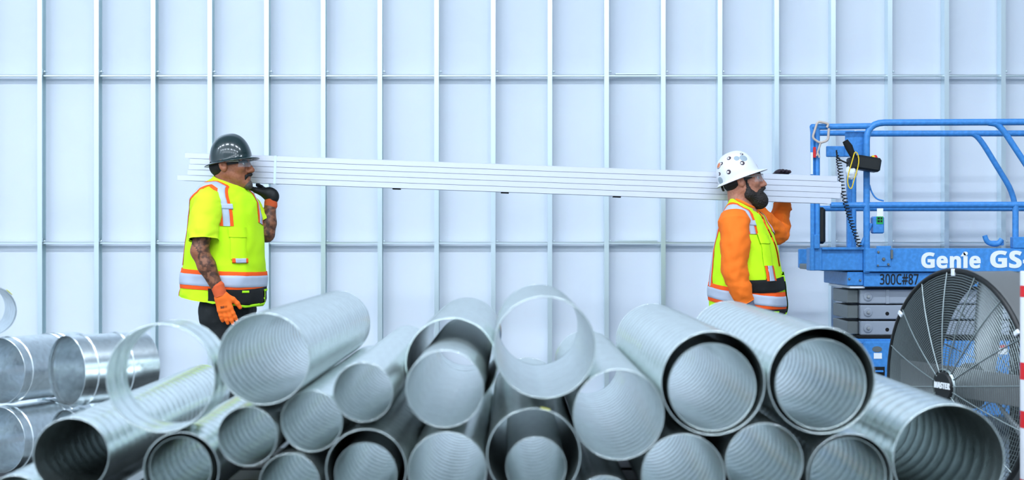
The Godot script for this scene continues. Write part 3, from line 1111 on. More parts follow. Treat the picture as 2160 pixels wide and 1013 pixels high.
	for k in 3:
		var arm := part("scissor_arm", plate(MB.new(), 1820, ys[k][0], 2420, ys[k][1], 0.06, 0.12, 0.006).done(M.scissor_grey), t)
		part("arm_end", plate(MB.new(), 1796, ys[k][0] + 1, 1819, ys[k][1] - 1, 0.1, 0.5, 0.004).done(M.dull_metal), arm)
		part("far_arm", plate(MB.new(), 1825, ys[k][0], 2420, ys[k][1], 0.56, 0.62, 0.006).done(M.scissor_grey), arm)
		var at := ln(1836, (ys[k][0] + ys[k][1]) * 0.5) + Vector3(0, 0, -0.06)
		var flat := Basis(Vector3.RIGHT, PI / 2)
		part("pivot_washer", MB.new().lathe([Vector2(0, 0.008), Vector2(0.022, 0.008), Vector2(0.027, 0.005), Vector2(0.027, 0)], 20, at, flat).done(M.scissor_grey), arm)
		part("pivot_bolt", MB.new().lathe([Vector2(0, 0.02), Vector2(0.010, 0.019), Vector2(0.012, 0.008)], 6, at, flat).done(M.bolt_metal), arm)
		if k > 0:
			part("arm_hole", MB.new().lathe([Vector2(0, 0.002), Vector2(0.011, 0.0018), Vector2(0.012, 0)], 16, ln(1877, (ys[k][0] + ys[k][1]) * 0.5 + 3) + Vector3(0, 0, -0.06), flat).done(M.black_rubber), arm)
		else:
			part("arm_strap", plate(MB.new(), 1874, 612, 1881, 642, 0.055, 0.06, 0.001).done(M.scissor_grey), arm)
	part("arm_rest", plate(MB.new(), 1815, 709, 2420, 716, 0.05, 0.6, 0.002).done(M.black_rubber), t)
	# chassis
	var ch := part("chassis", plate(MB.new(), 1822, 720, 2420, 880, 0.0, 0.72, 0.012).done(B), t)
	part("chassis_step", plate(MB.new(), 1800, 716, 2000, 726, 0.03, 0.6, 0.003).done(B), ch)
	var oval := PackedVector2Array()
	for i in 20:
		oval.append(Vector2(cos(TAU * i / 20) * 0.03, sin(TAU * i / 20) * 0.018))
	part("oval_plug", MB.new().slab(oval, 0.0, 0.003, Transform3D(Basis(), ln(1850, 737) + Vector3(0, 0, 0.0))).done(M.dull_metal), ch)
	part("white_sticker", plate(MB.new(), 1843, 745, 1860, 757, -0.003, -0.0005, 0.0).done(M.white_print), ch)
	part("chassis_slot", plate(MB.new(), 1843, 774, 1866, 793, -0.003, -0.0005, 0.0).done(M.black_rubber), ch)
	part("slot_bar", plate(MB.new(), 1845, 781, 1862, 785, -0.02, -0.004, 0.002).done(B), ch)
	part("warning_label", plate(MB.new(), 2085, 735, 2125, 748, -0.003, -0.0005, 0.0).done(M.white_print), ch)
	part("warning_label", plate(MB.new(), 2085, 728, 2125, 734, -0.003, -0.0005, 0.0).done(M.red_plastic), ch)
	for x in [1905.0, 2330.0]:
		for z in [0.06, 0.66]:
			part("wheel", MB.new().lathe([Vector2(0, 0.05), Vector2(0.11, 0.05), Vector2(0.15, 0.04), Vector2(0.155, 0.02), Vector2(0.155, -0.02), Vector2(0.15, -0.04), Vector2(0.11, -0.05), Vector2(0, -0.05)], 28, Vector3(ln(x, 0).x, 0.156, -LIFT_NEAR - z), Basis(Vector3.RIGHT, PI / 2)).done(M.black_rubber), t)

# ------------------------------------------------------------------ drum fan
func fan() -> void:
	var R := 0.476
	var t := thing("drum_fan", "big round floor fan with wire guard and dark drum before the lift", "fan", spot(2020, 815, 5.9) * Vector3(1, 0, 1))
	t.rotation.y = deg_to_rad(-71.5)
	var c := Vector3(0, EYE - (815 - 506.5) * 5.9 / FOCAL, 0)
	var b := Basis(Vector3.RIGHT, PI / 2)    # lathe's up becomes the fan's front
	var drum := MB.new()
	drum.lathe([Vector2(R - 0.004, -0.25), Vector2(R, -0.245), Vector2(R, -0.02), Vector2(R + 0.012, -0.01), Vector2(R + 0.012, 0.004), Vector2(R, 0.012), Vector2(R - 0.008, 0.006)], 72, c, b)
	part("drum", drum.done(M.fan_drum), t)
	part("drum_lining", MB.new().lathe([Vector2(R - 0.006, 0.006), Vector2(R - 0.006, -0.25)], 72, c, b).done(M.fan_drum), t)
	var rim := []
	for i in 72:
		rim.append(c + Vector3(cos(TAU * i / 72) * (R + 0.004), sin(TAU * i / 72) * (R + 0.004), 0.012))
	part("front_rim", MB.new().tube(rim, 0.011, 8, true).done(M.fan_black), t)
	# wire guards: rings and spokes, each its own wire
	for side in 2:
		var count := 40 if side == 0 else 22
		for k in count:
			var r := 0.075 + (R - 0.075) * k / (count - 1.0)
			var ring := []
			var z := guard_z(r, R, side)
			var segs := 48
			for i in segs:
				ring.append(c + Vector3(cos(TAU * i / segs) * r, sin(TAU * i / segs) * r, z))
			part("guard_ring", MB.new().tube(ring, 0.0017, 5, true).done(M.fan_wire), t)
		for k in 16:
			var a := TAU * (k + 0.25) / 16.0
			var sp := []
			for i in 8:
				var r := 0.06 + (R - 0.06) * i / 7.0
				sp.append(c + Vector3(cos(a) * r, sin(a) * r, guard_z(r, R, side) + (0.004 if side == 0 else -0.004)))
			part("guard_spoke", MB.new().tube(sp, 0.0028, 6).done(M.fan_wire), t)
	for a in [0.55, 1.57, 2.5]:
		part("guard_clip", MB.new().box(c + Vector3(cos(a), sin(a), 0) * (R - 0.004) + Vector3(0, 0, 0.022), Vector3(0.02, 0.03, 0.012), 0.003, Basis(Vector3.BACK, a - PI / 2)).done(M.white_plastic), t)
	# badge in the middle
	var bz := guard_z(0.06, R, 0)
	var badge := part("badge", MB.new().lathe([Vector2(0, bz + 0.012), Vector2(0.055, bz + 0.012), Vector2(0.063, bz + 0.006), Vector2(0.065, bz - 0.006)], 32, c, b).done(M.fan_black), t)
	letter_part("lettering", "MASTER", c + Vector3(0, 0.004, bz + 0.014), 0.026, 0.105, M.white_print, badge)
	part("badge_rim", MB.new().lathe([Vector2(0.066, bz - 0.006), Vector2(0.07, bz + 0.008), Vector2(0.075, bz + 0.002), Vector2(0.076, bz - 0.006)], 32, c, b).done(M.fan_wire), badge)
	# motor, its cross bracket, hub and blades
	part("cross_bracket", MB.new().box(c + Vector3(0.0, 0.012, -0.035), Vector3(2.0 * R - 0.03, 0.125, 0.006), 0.002).done(M.bracket_grey), t)
	part("motor", MB.new().lathe([Vector2(0, -0.04), Vector2(0.085, -0.045), Vector2(0.095, -0.05), Vector2(0.095, -0.08), Vector2(0.08, -0.095), Vector2(0, -0.095)], 32, c, b).done(M.fan_black), t)
	part("hub", MB.new().lathe([Vector2(0, -0.1), Vector2(0.06, -0.1), Vector2(0.06, -0.18), Vector2(0, -0.18)], 24, c, b).done(M.blade_metal), t)
	for k in 3:
		var a := deg_to_rad(84 + 120 * k)
		var rows := []
		for i in 9:
			var q := i / 8.0
			var r := 0.055 + q * 0.385
			var half := lerpf(0.04, 0.058, sin(q * PI * 0.7))
			var tw := lerpf(0.85, 0.45, q)
			var row := PackedVector3Array()
			for e in [[-1.0, 0.0], [-0.4, 0.012], [0.4, 0.012], [1.0, 0.0], [0.4, 0.008], [-0.4, 0.008]]:
				var w: float = e[0] * half
				row.append(c + Vector3(cos(a), sin(a), 0) * r + Vector3(-sin(a), cos(a), 0) * (w * cos(tw)) + Vector3(0, 0, -0.13 + w * sin(tw) + e[1]))
			rows.append(row)
		part("blade", MB.new().grid(rows, true).done(M.blade_metal), t)
	# back yoke, axle and wheels
	for x in [-0.1, 0.22]:
		part("back_post", MB.new().tube([Vector3(x, 0.1, -0.36), Vector3(x, c.y + 0.34, -0.36)], 0.022, 10).done(M.fan_black), t)
	for x in [-0.3, 0.3]:
		part("yoke", MB.new().tube([Vector3(x, 0.1, -0.2), Vector3(x, c.y - 0.36, -0.2)], 0.018, 10).done(M.fan_black), t)
	part("skid", MB.new().tube(bent([Vector3(-0.3, 0.1, -0.42), Vector3(-0.3, 0.06, 0.06), Vector3(0.3, 0.06, 0.06), Vector3(0.3, 0.1, -0.42)], 0.06), 0.018, 10).done(M.fan_black), t)
	for x in [-0.34, 0.34]:
		part("wheel", MB.new().lathe([Vector2(0, 0.02), Vector2(0.09, 0.022), Vector2(0.1, 0.012), Vector2(0.1, -0.012), Vector2(0.09, -0.022), Vector2(0, -0.02)], 28, Vector3(x, 0.1, -0.36), Basis(Vector3.BACK, PI / 2)).done(M.black_rubber), t)

func guard_z(r: float, R: float, side: int) -> float:
	var q := 1.0 - pow(r / R, 2.4)
	return 0.014 + 0.05 * q if side == 0 else -0.255 - 0.05 * q

# ------------------------------------------------------------------ the carried bundle of studs
func stud_bundle() -> void:
	var a := spot(583, 359, MEN_D + 0.186)
	var b := spot(1700, 399.3, MEN_D + 0.186)
	var dir := (b - a).normalized()
	var upv := Vector3(-dir.y, dir.x, 0)
	var left := [393.0, 404.0, 402.0, 400.0, 379.0]
	var right := [1761.0, 1770.0, 1771.0, 1769.0, 1750.0]
	var where := ["topmost", "second from the top", "middle", "second from the bottom", "lowest"]
	var w := 0.046
	var fl := 0.0303
	var th := 0.0013
	# C section lying on its web: flanges to front and back
	for k in 5:
		var s0: float = (left[k] - 583.0) * (MEN_D + 0.186) / FOCAL / dir.x
		var s1: float = (right[k] - 583.0) * (MEN_D + 0.186) / FOCAL / dir.x
		var up: float = (2.0 - k) * 0.0315
		var h := fl * 0.5
		var prof := PackedVector2Array([Vector2(-w, h - 0.003), Vector2(-w + 0.003, h), Vector2(w - 0.003, h), Vector2(w, h - 0.003), Vector2(w, -h), Vector2(w - 0.009, -h), Vector2(w - 0.009, -h + th), Vector2(w - th, -h + th), Vector2(w - th, h - th - 0.002), Vector2(-w + th, h - th - 0.002), Vector2(-w + th, -h + th), Vector2(-w + 0.009, -h + th), Vector2(-w + 0.009, -h), Vector2(-w, -h)])
		# outline x runs towards the camera, y up, depth along the stud
		var t := Transform3D(Basis(Vector3(0, 0, 1), upv, dir), Vector3.ZERO)
		whole("steel_stud", MB.new().slab(prof, s0, s1, t).done(M.bundle_steel), "long bare steel stud carried on the workers' shoulders, %s of five" % where[k], "steel stud", a + upv * up, "bundle of studs on the workers' shoulders")
	# strap round the bundle
	var hh := 0.0315 * 2.5 + 0.0012
	var ring := MB.new()
	for s in [[Vector3(0, 0, 1), w + 0.0012, hh * 2.0], [Vector3(0, 0, -1), w + 0.0012, hh * 2.0]]:
		ring.box(Vector3(0, 0, s[0].z * s[1]), Vector3(0.014, s[2], 0.0012), 0.0, Basis(dir, upv, Vector3(0, 0, 1)))
	for s in [-1.0, 1.0]:
		ring.box(upv * hh * s, Vector3(0.014, 0.0012, w * 2.0 + 0.0036), 0.0, Basis(dir, upv, Vector3(0, 0, 1)))
	whole("strapping_band", ring.done(M.stud_steel), "narrow steel strapping band round the stud bundle beside the dark-hatted worker", "band", a)
	for px in [838.0, 1066.0, 1302.0]:
		var s: float = (px - 583.0) * (MEN_D + 0.186) / FOCAL / dir.x
		var cl := MB.new().box(Vector3.ZERO, Vector3(0.045, 0.007, 0.05), 0.001, Basis(dir, upv, Vector3(0, 0, 1)))
		whole("stud_clip", cl.done(M.black_plastic), "small dark clip under the stud bundle, %s of the three" % ["nearest the dark-hatted worker", "middle one", "nearest the bearded worker"][int((px - 838.0) / 220.0)], "clip", a + dir * s - upv * (0.0315 * 2.5 + 0.0035), "dark clips under the bundle")

# ------------------------------------------------------------------ people
# a spot of the photograph at the men's distance, DZ nearer the camera, from the base
func at_man(base: Vector3, px: float, py: float, dz := 0.0) -> Vector3:
	return spot(px, py, MEN_D - dz) - base

func make_loft(base: Vector3, rings: Array, yaw: float, seed_: int) -> Loft:
	var l := Loft.new()
	l.f = Vector3(cos(yaw), 0, sin(yaw))
	l.r = Vector3(-sin(yaw), 0, cos(yaw))
	l.noise.seed = seed_
	l.noise.frequency = 1.1
	l.noise.fractal_octaves = 3
	for q in rings:   # [y, x left, x right, half width, tilt]
		var c := at_man(base, (q[1] + q[2]) * 0.5, q[0])
		var e: float = (q[2] - q[1]) * 0.5 * MEN_D / FOCAL
		var d := sqrt(maxf(e * e - pow(q[3] * sin(yaw), 2.0), 0.0016)) / cos(yaw)
		l.rings.append({"c": c, "d": d, "w": q[3], "tilt": q[4]})
	return l

# (u in degrees from the chest towards the wearer's right, height as a photo row) -> point of a band's path
func uv(l: Loft, base: Vector3, u: float, py: float) -> Vector2:
	return Vector2(deg_to_rad(u), l.v_of(at_man(base, 1080, py).y))

# a sleeve or other cloth tube with folds, open and turned in at its end
func sleeve(path: Array, radii: Array, fold: float, seed_: int, segs := 36, steps := 8) -> MB:
	var noise := FastNoiseLite.new()
	noise.seed = seed_
	noise.frequency = 9.0
	noise.fractal_octaves = 2
	var curve := Curve3D.new()
	var pts := []
	var rr := []
	var n := path.size()
	for i in n - 1:
		for s in steps:
			var t := float(s) / steps
			var p0: Vector3 = path[maxi(i - 1, 0)]
			var p3: Vector3 = path[mini(i + 2, n - 1)]
			pts.append(path[i].cubic_interpolate(path[i + 1], p0, p3, t))
			rr.append(lerpf(radii[i], radii[i + 1], smoothstep(0.0, 1.0, t)))
	pts.append(path[n - 1])
	rr.append(radii[n - 1])
	var rows := []
	var up := Vector3.ZERO
	var m := pts.size()
	for i in m:
		var t: Vector3 = (pts[mini(i + 1, m - 1)] - pts[maxi(i - 1, 0)]).normalized()
		if up == Vector3.ZERO: up = Vector3.BACK if absf(t.z) < 0.8 else Vector3.UP
		up = (up - t * up.dot(t)).normalized()
		var s := t.cross(up)
		var row := PackedVector3Array()
		for j in segs:
			var a := TAU * j / segs
			var d := up * cos(a) + s * sin(a)
			var p: Vector3 = pts[i] + d * rr[i]
			var along := i * 0.55
			var w := fold * (noise.get_noise_3d(p.x * 1.0, p.y * 2.2, p.z) * 1.4 + 0.35 * sin(along + 2.0 * noise.get_noise_3d(p.x * 0.6, 0, p.z * 0.6) * 6.0))
			row.append(p + d * w)
		rows.append(row)
	var inner := PackedVector3Array()
	for p in rows[m - 1]:
		inner.append(p.lerp(pts[m - 1], 0.13) - (pts[m - 1] - pts[m - 2]).normalized() * 0.015)
	rows.append(inner)
	var first := PackedVector3Array()
	for p in rows[0]:
		first.append(pts[0].lerp(p, 0.02) - (pts[1] - pts[0]).normalized() * radii[0] * 0.8)
	var mid := PackedVector3Array()
	for p in rows[0]:
		mid.append(pts[0].lerp(p, 0.75) - (pts[1] - pts[0]).normalized() * radii[0] * 0.55)
	rows.push_front(mid)
	rows.push_front(first)
	var mb := MB.new().grid(rows, true)
	for i in rows.size():
		var c: Vector3 = pts[clampi(i - 2, 0, m - 1)]
		for j in segs:
			var k := i * segs + j
			if i < rows.size() - 1 and mb.n[k].dot(mb.v[k] - c) < 0.0:
				mb.n[k] = -mb.n[k]
	mb._refit(0)
	return mb

# adds a head in its own frame: x towards the face, y up, z the wearer's right
func head_into(s: Sdf, fr: Transform3D) -> void:
	s.frame = fr
	s.ell(Vector3(-0.012, 0.035, 0), Vector3(0.099, 0.097, 0.078), 0.02)
	s.ell(Vector3(0.032, -0.042, 0), Vector3(0.058, 0.083, 0.061), 0.03)
	for z in [-1.0, 1.0]:
		s.cap(Vector3(-0.008, -0.05, 0.055 * z), Vector3(0.066, -0.098, 0.012 * z), 0.022, 0.02, 0.03)
		s.cap(Vector3(0.082, 0.022, 0.01 * z), Vector3(0.062, 0.02, 0.046 * z), 0.013, 0.012, 0.015)
		s.ell(Vector3(0.06, -0.022, 0.045 * z), Vector3(0.025, 0.022, 0.02), 0.02)
		s.ell(Vector3(0.097, -0.041, 0.014 * z), Vector3(0.013, 0.010, 0.009), 0.01)
	s.ell(Vector3(0.080, -0.104, 0), Vector3(0.022, 0.018, 0.024), 0.02)
	s.cap(Vector3(0.088, 0.012, 0), Vector3(0.110, -0.03, 0), 0.009, 0.0125, 0.014)
	s.ell(Vector3(0.111, -0.036, 0), Vector3(0.014, 0.012, 0.013), 0.01)
	s.cap(Vector3(0.094, -0.066, -0.016), Vector3(0.094, -0.066, 0.016), 0.008, 0.008, 0.008)
	s.cap(Vector3(0.092, -0.079, -0.014), Vector3(0.092, -0.079, 0.014), 0.008, 0.008, 0.008)
	# ears
	for z in [-1.0, 1.0]:
		s.ell(Vector3(-0.016, -0.008, 0.084 * z), Vector3(0.021, 0.035, 0.012), 0.008, Basis(Vector3.BACK, 0.2) * Basis(Vector3.UP, 0.35 * z))
		s.ell(Vector3(-0.010, -0.006, 0.098 * z), Vector3(0.010, 0.019, 0.009), 0.006, Basis(Vector3.BACK, 0.2), true)
		s.ell(Vector3(0.093, 0.002, 0.033 * z), Vector3(0.016, 0.013, 0.017), 0.014, Basis(), true)
	s.cap(Vector3(0.106, -0.0725, -0.022), Vector3(0.106, -0.0725, 0.022), 0.004, 0.004, 0.006, true)
	s.frame = Transform3D()

# a hand: wrist, direction of the fingers, palm's facing, side of the thumb
func hand_into(s: Sdf, w: Vector3, d: Vector3, pn: Vector3, th: Vector3, curl: Array, fat := 0.0, spread := 0.05) -> void:
	var off := [0.031, 0.0105, -0.0105, -0.0305]
	var lens := [0.074, 0.082, 0.076, 0.060]
	s.cap(w - d * 0.02, w + d * 0.02, 0.027 + fat, 0.027 + fat, 0.03)
	for i in 4:
		var kn: Vector3 = w + d * (0.09 - 0.004 * absf(i - 1.0)) + th * off[i]
		s.cap(w + d * 0.018 + th * off[i] * 0.6, kn, 0.0155 + fat, 0.0125 + fat, 0.02)
		var p := kn
		var ang := 0.0
		var ax: Vector3 = (d + th * off[i] * spread * 30.0).normalized()
		for q in 3:
			ang += curl[i] * [0.6, 1.0, 0.7][q]
			var dd: Vector3 = (ax * cos(ang) + pn * sin(ang)).normalized()
			var nx: Vector3 = p + dd * lens[i] * [0.45, 0.31, 0.24][q]
			s.cap(p, nx, 0.0108 + fat - q * 0.0008, 0.0100 + fat - q * 0.0008, 0.006)
			p = nx
	# thumb
	var b := w + d * 0.022 + th * 0.022 + pn * 0.006
	var m := b + (d * 0.6 + th * 0.72 + pn * 0.2).normalized() * 0.042
	var e := m + (d * 0.86 + th * 0.45 + pn * 0.25).normalized() * 0.032
	var f := e + (d * 0.95 + th * 0.2 + pn * 0.3).normalized() * 0.026
	s.cap(b, m, 0.017 + fat, 0.0135 + fat, 0.02)
	s.cap(m, e, 0.0128 + fat, 0.0115 + fat, 0.006)
	s.cap(e, f, 0.0115 + fat, 0.0098 + fat, 0.006)

func hand_mesh(s: Sdf, w: Vector3, d: Vector3) -> MB:
	var c := w + d * 0.075
	var mb := MB.new()
	s.mesh_into(mb, c - Vector3.ONE * 0.135, c + Vector3.ONE * 0.135, 0.0032)
	return mb

# a full-brim hard hat in its own frame: x towards the front, y up from the brim plane
func hat_point(ph: float, al: float, lift_ := 0.0) -> Vector3:
	var a := 0.117
	var b := 0.100
	var h := 0.142
	var e := 0.86
	var sa := pow(maxf(sin(al), 0.0), e)
	var ca := pow(maxf(cos(al), 0.0), 0.92)
	var p := Vector3(cos(ph) * a * sa, h * ca, sin(ph) * b * sa)
	# a low raised crown ridge
	var ridge := exp(-pow(p.z / 0.016, 2.0)) * 0.005 * clampf(1.3 - al, 0.0, 1.0)
	return p + p.normalized() * (lift_ + ridge)

func hard_hat(person: Node3D, fr: Transform3D, shell: Material, brim: float, peak: float, tail: float, rise: float) -> Node3D:
	var hat := part("hard_hat", null, person)
	var rows := []
	var segs := 56
	for i in 15:
		var row := PackedVector3Array()
		for j in segs:
			row.append(hat_point(TAU * j / segs, maxf(i / 14.0 * PI * 0.5, 0.02)))
		rows.append(row)
	# brim: out, round its edge, and back under
	for st in [[0.15, 0.000], [0.5, -0.004], [0.93, -0.009], [1.0, -0.011], [0.99, -0.0145], [0.5, -0.009], [0.05, -0.006]]:
		var row := PackedVector3Array()
		for j in segs:
			var ph := TAU * j / segs
			var p := hat_point(ph, PI * 0.5)
			var front := pow(maxf(cos(ph), 0.0), 2.0)
			var wd: float = brim + peak * front + tail * pow(maxf(-cos(ph), 0.0), 3.0)
			var out := Vector3(p.x, 0, p.z).normalized()
			row.append(p + out * wd * st[0] + Vector3.UP * (st[1] + rise * front * st[0]))
		rows.append(row)
	for i in 8:   # inside of the shell
		var row := PackedVector3Array()
		for j in segs:
			var p := hat_point(TAU * j / segs, maxf((1.0 - i / 7.0) * PI * 0.5, 0.03))
			row.append(p * 0.965 - Vector3(0, 0.002, 0))
		rows.append(row)
	var mb := MB.new().grid(rows, true)
	for i in rows.size():
		for j in segs:
			var k := i * segs + j
			var out := mb.v[k] - Vector3(0, 0.02, 0)
			var want := 1.0
			if i >= 22: want = -1.0
			elif i >= 19: out = Vector3(0, -1, 0)
			elif i >= 15 and i < 18: out = Vector3(mb.v[k].x, 0.3, mb.v[k].z)
			if mb.n[k].dot(out) * want < 0.0: mb.n[k] = -mb.n[k]
	mb._refit(0)
	(hat as MeshInstance3D).mesh = mb.done(shell)
	hat.transform = fr
	# suspension: a band inside with a turning knob at the nape
	var band := MB.new().lathe([Vector2(0.083, -0.032), Vector2(0.085, 0.012), Vector2(0.081, 0.012), Vector2(0.080, -0.03)], 40)
	for k in band.v.size():
		band.v[k].x *= 1.14
	part("head_band", band.done(M.hat_under), hat)
	part("band_knob", MB.new().lathe([Vector2(0, 0.012), Vector2(0.013, 0.012), Vector2(0.016, 0.006), Vector2(0.016, 0.0)], 14, Vector3(-0.098, -0.028, 0), Basis(Vector3.BACK, PI / 2)).done(M.black_plastic), hat)
	return hat

func sticker(hat: Node3D, ph: float, al: float, r: float, m: Material, stretch := 1.0, lift_ := 0.0012, r_in := 0.0) -> void:
	var a := deg_to_rad(ph)
	var b := deg_to_rad(al)
	var c := hat_point(a, b)
	var pu := (hat_point(a + 0.02, b) - hat_point(a - 0.02, b)) / 0.04
	var pv := (hat_point(a, b + 0.02) - hat_point(a, b - 0.02)) / 0.04
	var mb := MB.new()
	var rows := []
	for i in 4:
		var q := lerpf(maxf(r_in / r, 0.02), 1.0, minf(i / 2.0, 1.0))
		var row := PackedVector3Array()
		for j in 24:
			var t := TAU * j / 24.0
			var du := cos(t) * r * q * stretch / pu.length()
			var dv := sin(t) * r * q / pv.length()
			row.append(hat_point(a + du, b + dv, lift_ if i < 3 else -0.001))
		rows.append(row)
	mb.grid(rows, true)
	for k in mb.v.size():
		if mb.n[k].dot(c) < 0.0: mb.n[k] = -mb.n[k]
	mb._refit(0)
	part("sticker", mb.done(m), hat)

# safety glasses in the head's frame
func glasses(person: Node3D, fr: Transform3D) -> void:
	var g := part("safety_glasses", null, person)
	var rows := []
	for i in 8:
		var row := PackedVector3Array()
		for j in 25:
			var a := lerpf(-1.25, 1.25, j / 24.0)
			var y := lerpf(0.019, -0.021 + 0.012 * exp(-pow(a / 0.16, 2.0)), i / 7.0)
			row.append(Vector3(0.040 + 0.072 * cos(a) - 0.004 * absf(y) / 0.02, y + 0.002, 0.073 * sin(a)))
		rows.append(row)
	var mb := MB.new().grid(rows, false)
	for k in mb.v.size():
		if mb.n[k].x < 0.0 and absf(mb.v[k].z) < 0.06: mb.n[k] = -mb.n[k]
	g.mesh = mb.done(M.lens)
	g.transform = fr
	for s in [-1.0, 1.0]:
		part("temple", MB.new().tube([Vector3(0.062, 0.012, 0.069 * s), Vector3(0.03, 0.012, 0.079 * s), Vector3(-0.015, 0.008, 0.083 * s), Vector3(-0.04, -0.004, 0.081 * s)], [0.004, 0.0035, 0.003, 0.0025], 8).done(M.clear_arm), g)
	var top := []
	for j in 25:
		var a := lerpf(-1.25, 1.25, j / 24.0)
		top.append(Vector3(0.037 + 0.072 * cos(a), 0.0215, 0.073 * sin(a)))
	part("brow_bar", MB.new().tube(top, 0.0022, 6).done(M.clear_arm), g)

func eyes(person: Node3D, fr: Transform3D) -> void:
	for z in [-1.0, 1.0]:
		var e := MB.new()
		var c := Vector3(0.0715, 0.002, 0.031 * z)
		ball(e, c, 0.0125)
		var o := part("eye", e.done(M.eye_white), person)
		o.transform = fr
		var ir := MB.new()
		ball(ir, c + Vector3(0.0065, 0, 0.001 * z), 0.0072)
		part("iris", ir.done(M.black_hair), o)
		part("brow", MB.new().tube([fr * Vector3(0.094, 0.024, 0.012 * z), fr * Vector3(0.088, 0.031, 0.03 * z), fr * Vector3(0.07, 0.027, 0.05 * z)], [0.004, 0.005, 0.003], 8).done(M.black_hair), person)

func ball(mb: MB, c: Vector3, r: float) -> void:
	var prof := []
	var rows := []
	for i in 11:
		var a := lerpf(0.01, PI - 0.01, i / 10.0)
		var row := PackedVector3Array()
		for j in 16:
			row.append(c + Vector3(cos(TAU * j / 16) * sin(a), cos(a), sin(TAU * j / 16) * sin(a)) * r)
		rows.append(row)
	var base := mb.v.size()
	mb.grid(rows, true)
	for k in range(base, mb.v.size()):
		mb.n[k] = (mb.v[k] - c).normalized()
	mb._refit(base)

func field_part(called: String, s: Sdf, lo: Vector3, hi: Vector3, cell: float, m: Material, person: Node) -> MeshInstance3D:
	var mb := MB.new()
	s.mesh_into(mb, lo, hi, cell)
	return part(called, mb.done(m), person)

# the body's one mesh: head finely, the rest coarsely; TATTOO: forearm bones whose skin is inked
func body_mesh(person: Node3D, s: Sdf, split_y: float, head_at: Vector3, skin: Material, tattoo: Array) -> void:
	var fine := MB.new()
	s.mesh_into(fine, Vector3(head_at.x - 0.17, split_y, head_at.z - 0.13), head_at + Vector3(0.17, 0.17, 0.13), 0.004)
	var coarse := MB.new()
	s.mesh_into(coarse, Vector3(head_at.x - 0.5, -0.01, -0.42), Vector3(head_at.x + 0.5, split_y + 0.012, 0.42), 0.011)
	var inked := MB.new()
	if tattoo:
		var keep := PackedInt32Array()
		for k in range(0, coarse.ix.size(), 3):
			var p := (coarse.v[coarse.ix[k]] + coarse.v[coarse.ix[k + 1]] + coarse.v[coarse.ix[k + 2]]) / 3.0
			var near := false
			for b in tattoo:
				if p.distance_to(Geometry3D.get_closest_point_to_segment(p, b[0], b[1])) < 0.07:
					near = true
			if near:
				inked.ix.append_array([coarse.ix[k], coarse.ix[k + 1], coarse.ix[k + 2]])
			else:
				keep.append_array([coarse.ix[k], coarse.ix[k + 1], coarse.ix[k + 2]])
		coarse.ix = keep
		inked.v = coarse.v
		inked.n = coarse.n
		inked.uv = coarse.uv
	var m := fine.done(skin)
	coarse.add_to(m, skin)
	if tattoo:
		inked.add_to(m, M.tattooed_skin)
	part("body", m, person)

func legs_into(s: Sdf, hip: Vector3, r_axis: Vector3, knees: Array, ankles: Array, grow: float) -> void:
	for i in 2:
		var h: Vector3 = hip + r_axis * (0.09 if i == 0 else -0.09)
		s.cap(h + Vector3(0, -0.02, 0), knees[i], 0.085 + grow, 0.056 + grow, 0.05)
		s.cap(knees[i], ankles[i], 0.054 + grow, 0.04 + grow, 0.03)
	s.ell(hip + Vector3(0, 0.02, 0), Vector3(0.12, 0.13, 0.165) + Vector3.ONE * grow, 0.05, Basis(r_axis.cross(Vector3.DOWN), Vector3.UP, r_axis))

func boots(person: Node3D, ankles: Array, f: Vector3) -> void:
	for i in 2:
		var a: Vector3 = ankles[i]
		var s := Sdf.new()
		s.cap(a + Vector3(0, 0.03, 0), Vector3(a.x, 0.06, a.z), 0.052, 0.05, 0.03)
		s.cap(Vector3(a.x, 0.045, a.z) - f * 0.03, Vector3(a.x, 0.042, a.z) + f * 0.15, 0.044, 0.04, 0.03)
		var mb := MB.new()
		s.mesh_into(mb, Vector3(a.x - 0.24, -0.01, a.z - 0.24), Vector3(a.x + 0.24, a.y + 0.1, a.z + 0.24), 0.009)
		var b := part("boot", mb.done(M.boot_leather), person)
		part("sole", MB.new().box(Vector3(a.x, 0.012, a.z) + f * 0.06, Vector3(0.29, 0.022, 0.09), 0.008, Basis(f, Vector3.UP, f.cross(Vector3.UP))).done(M.black_rubber), b)

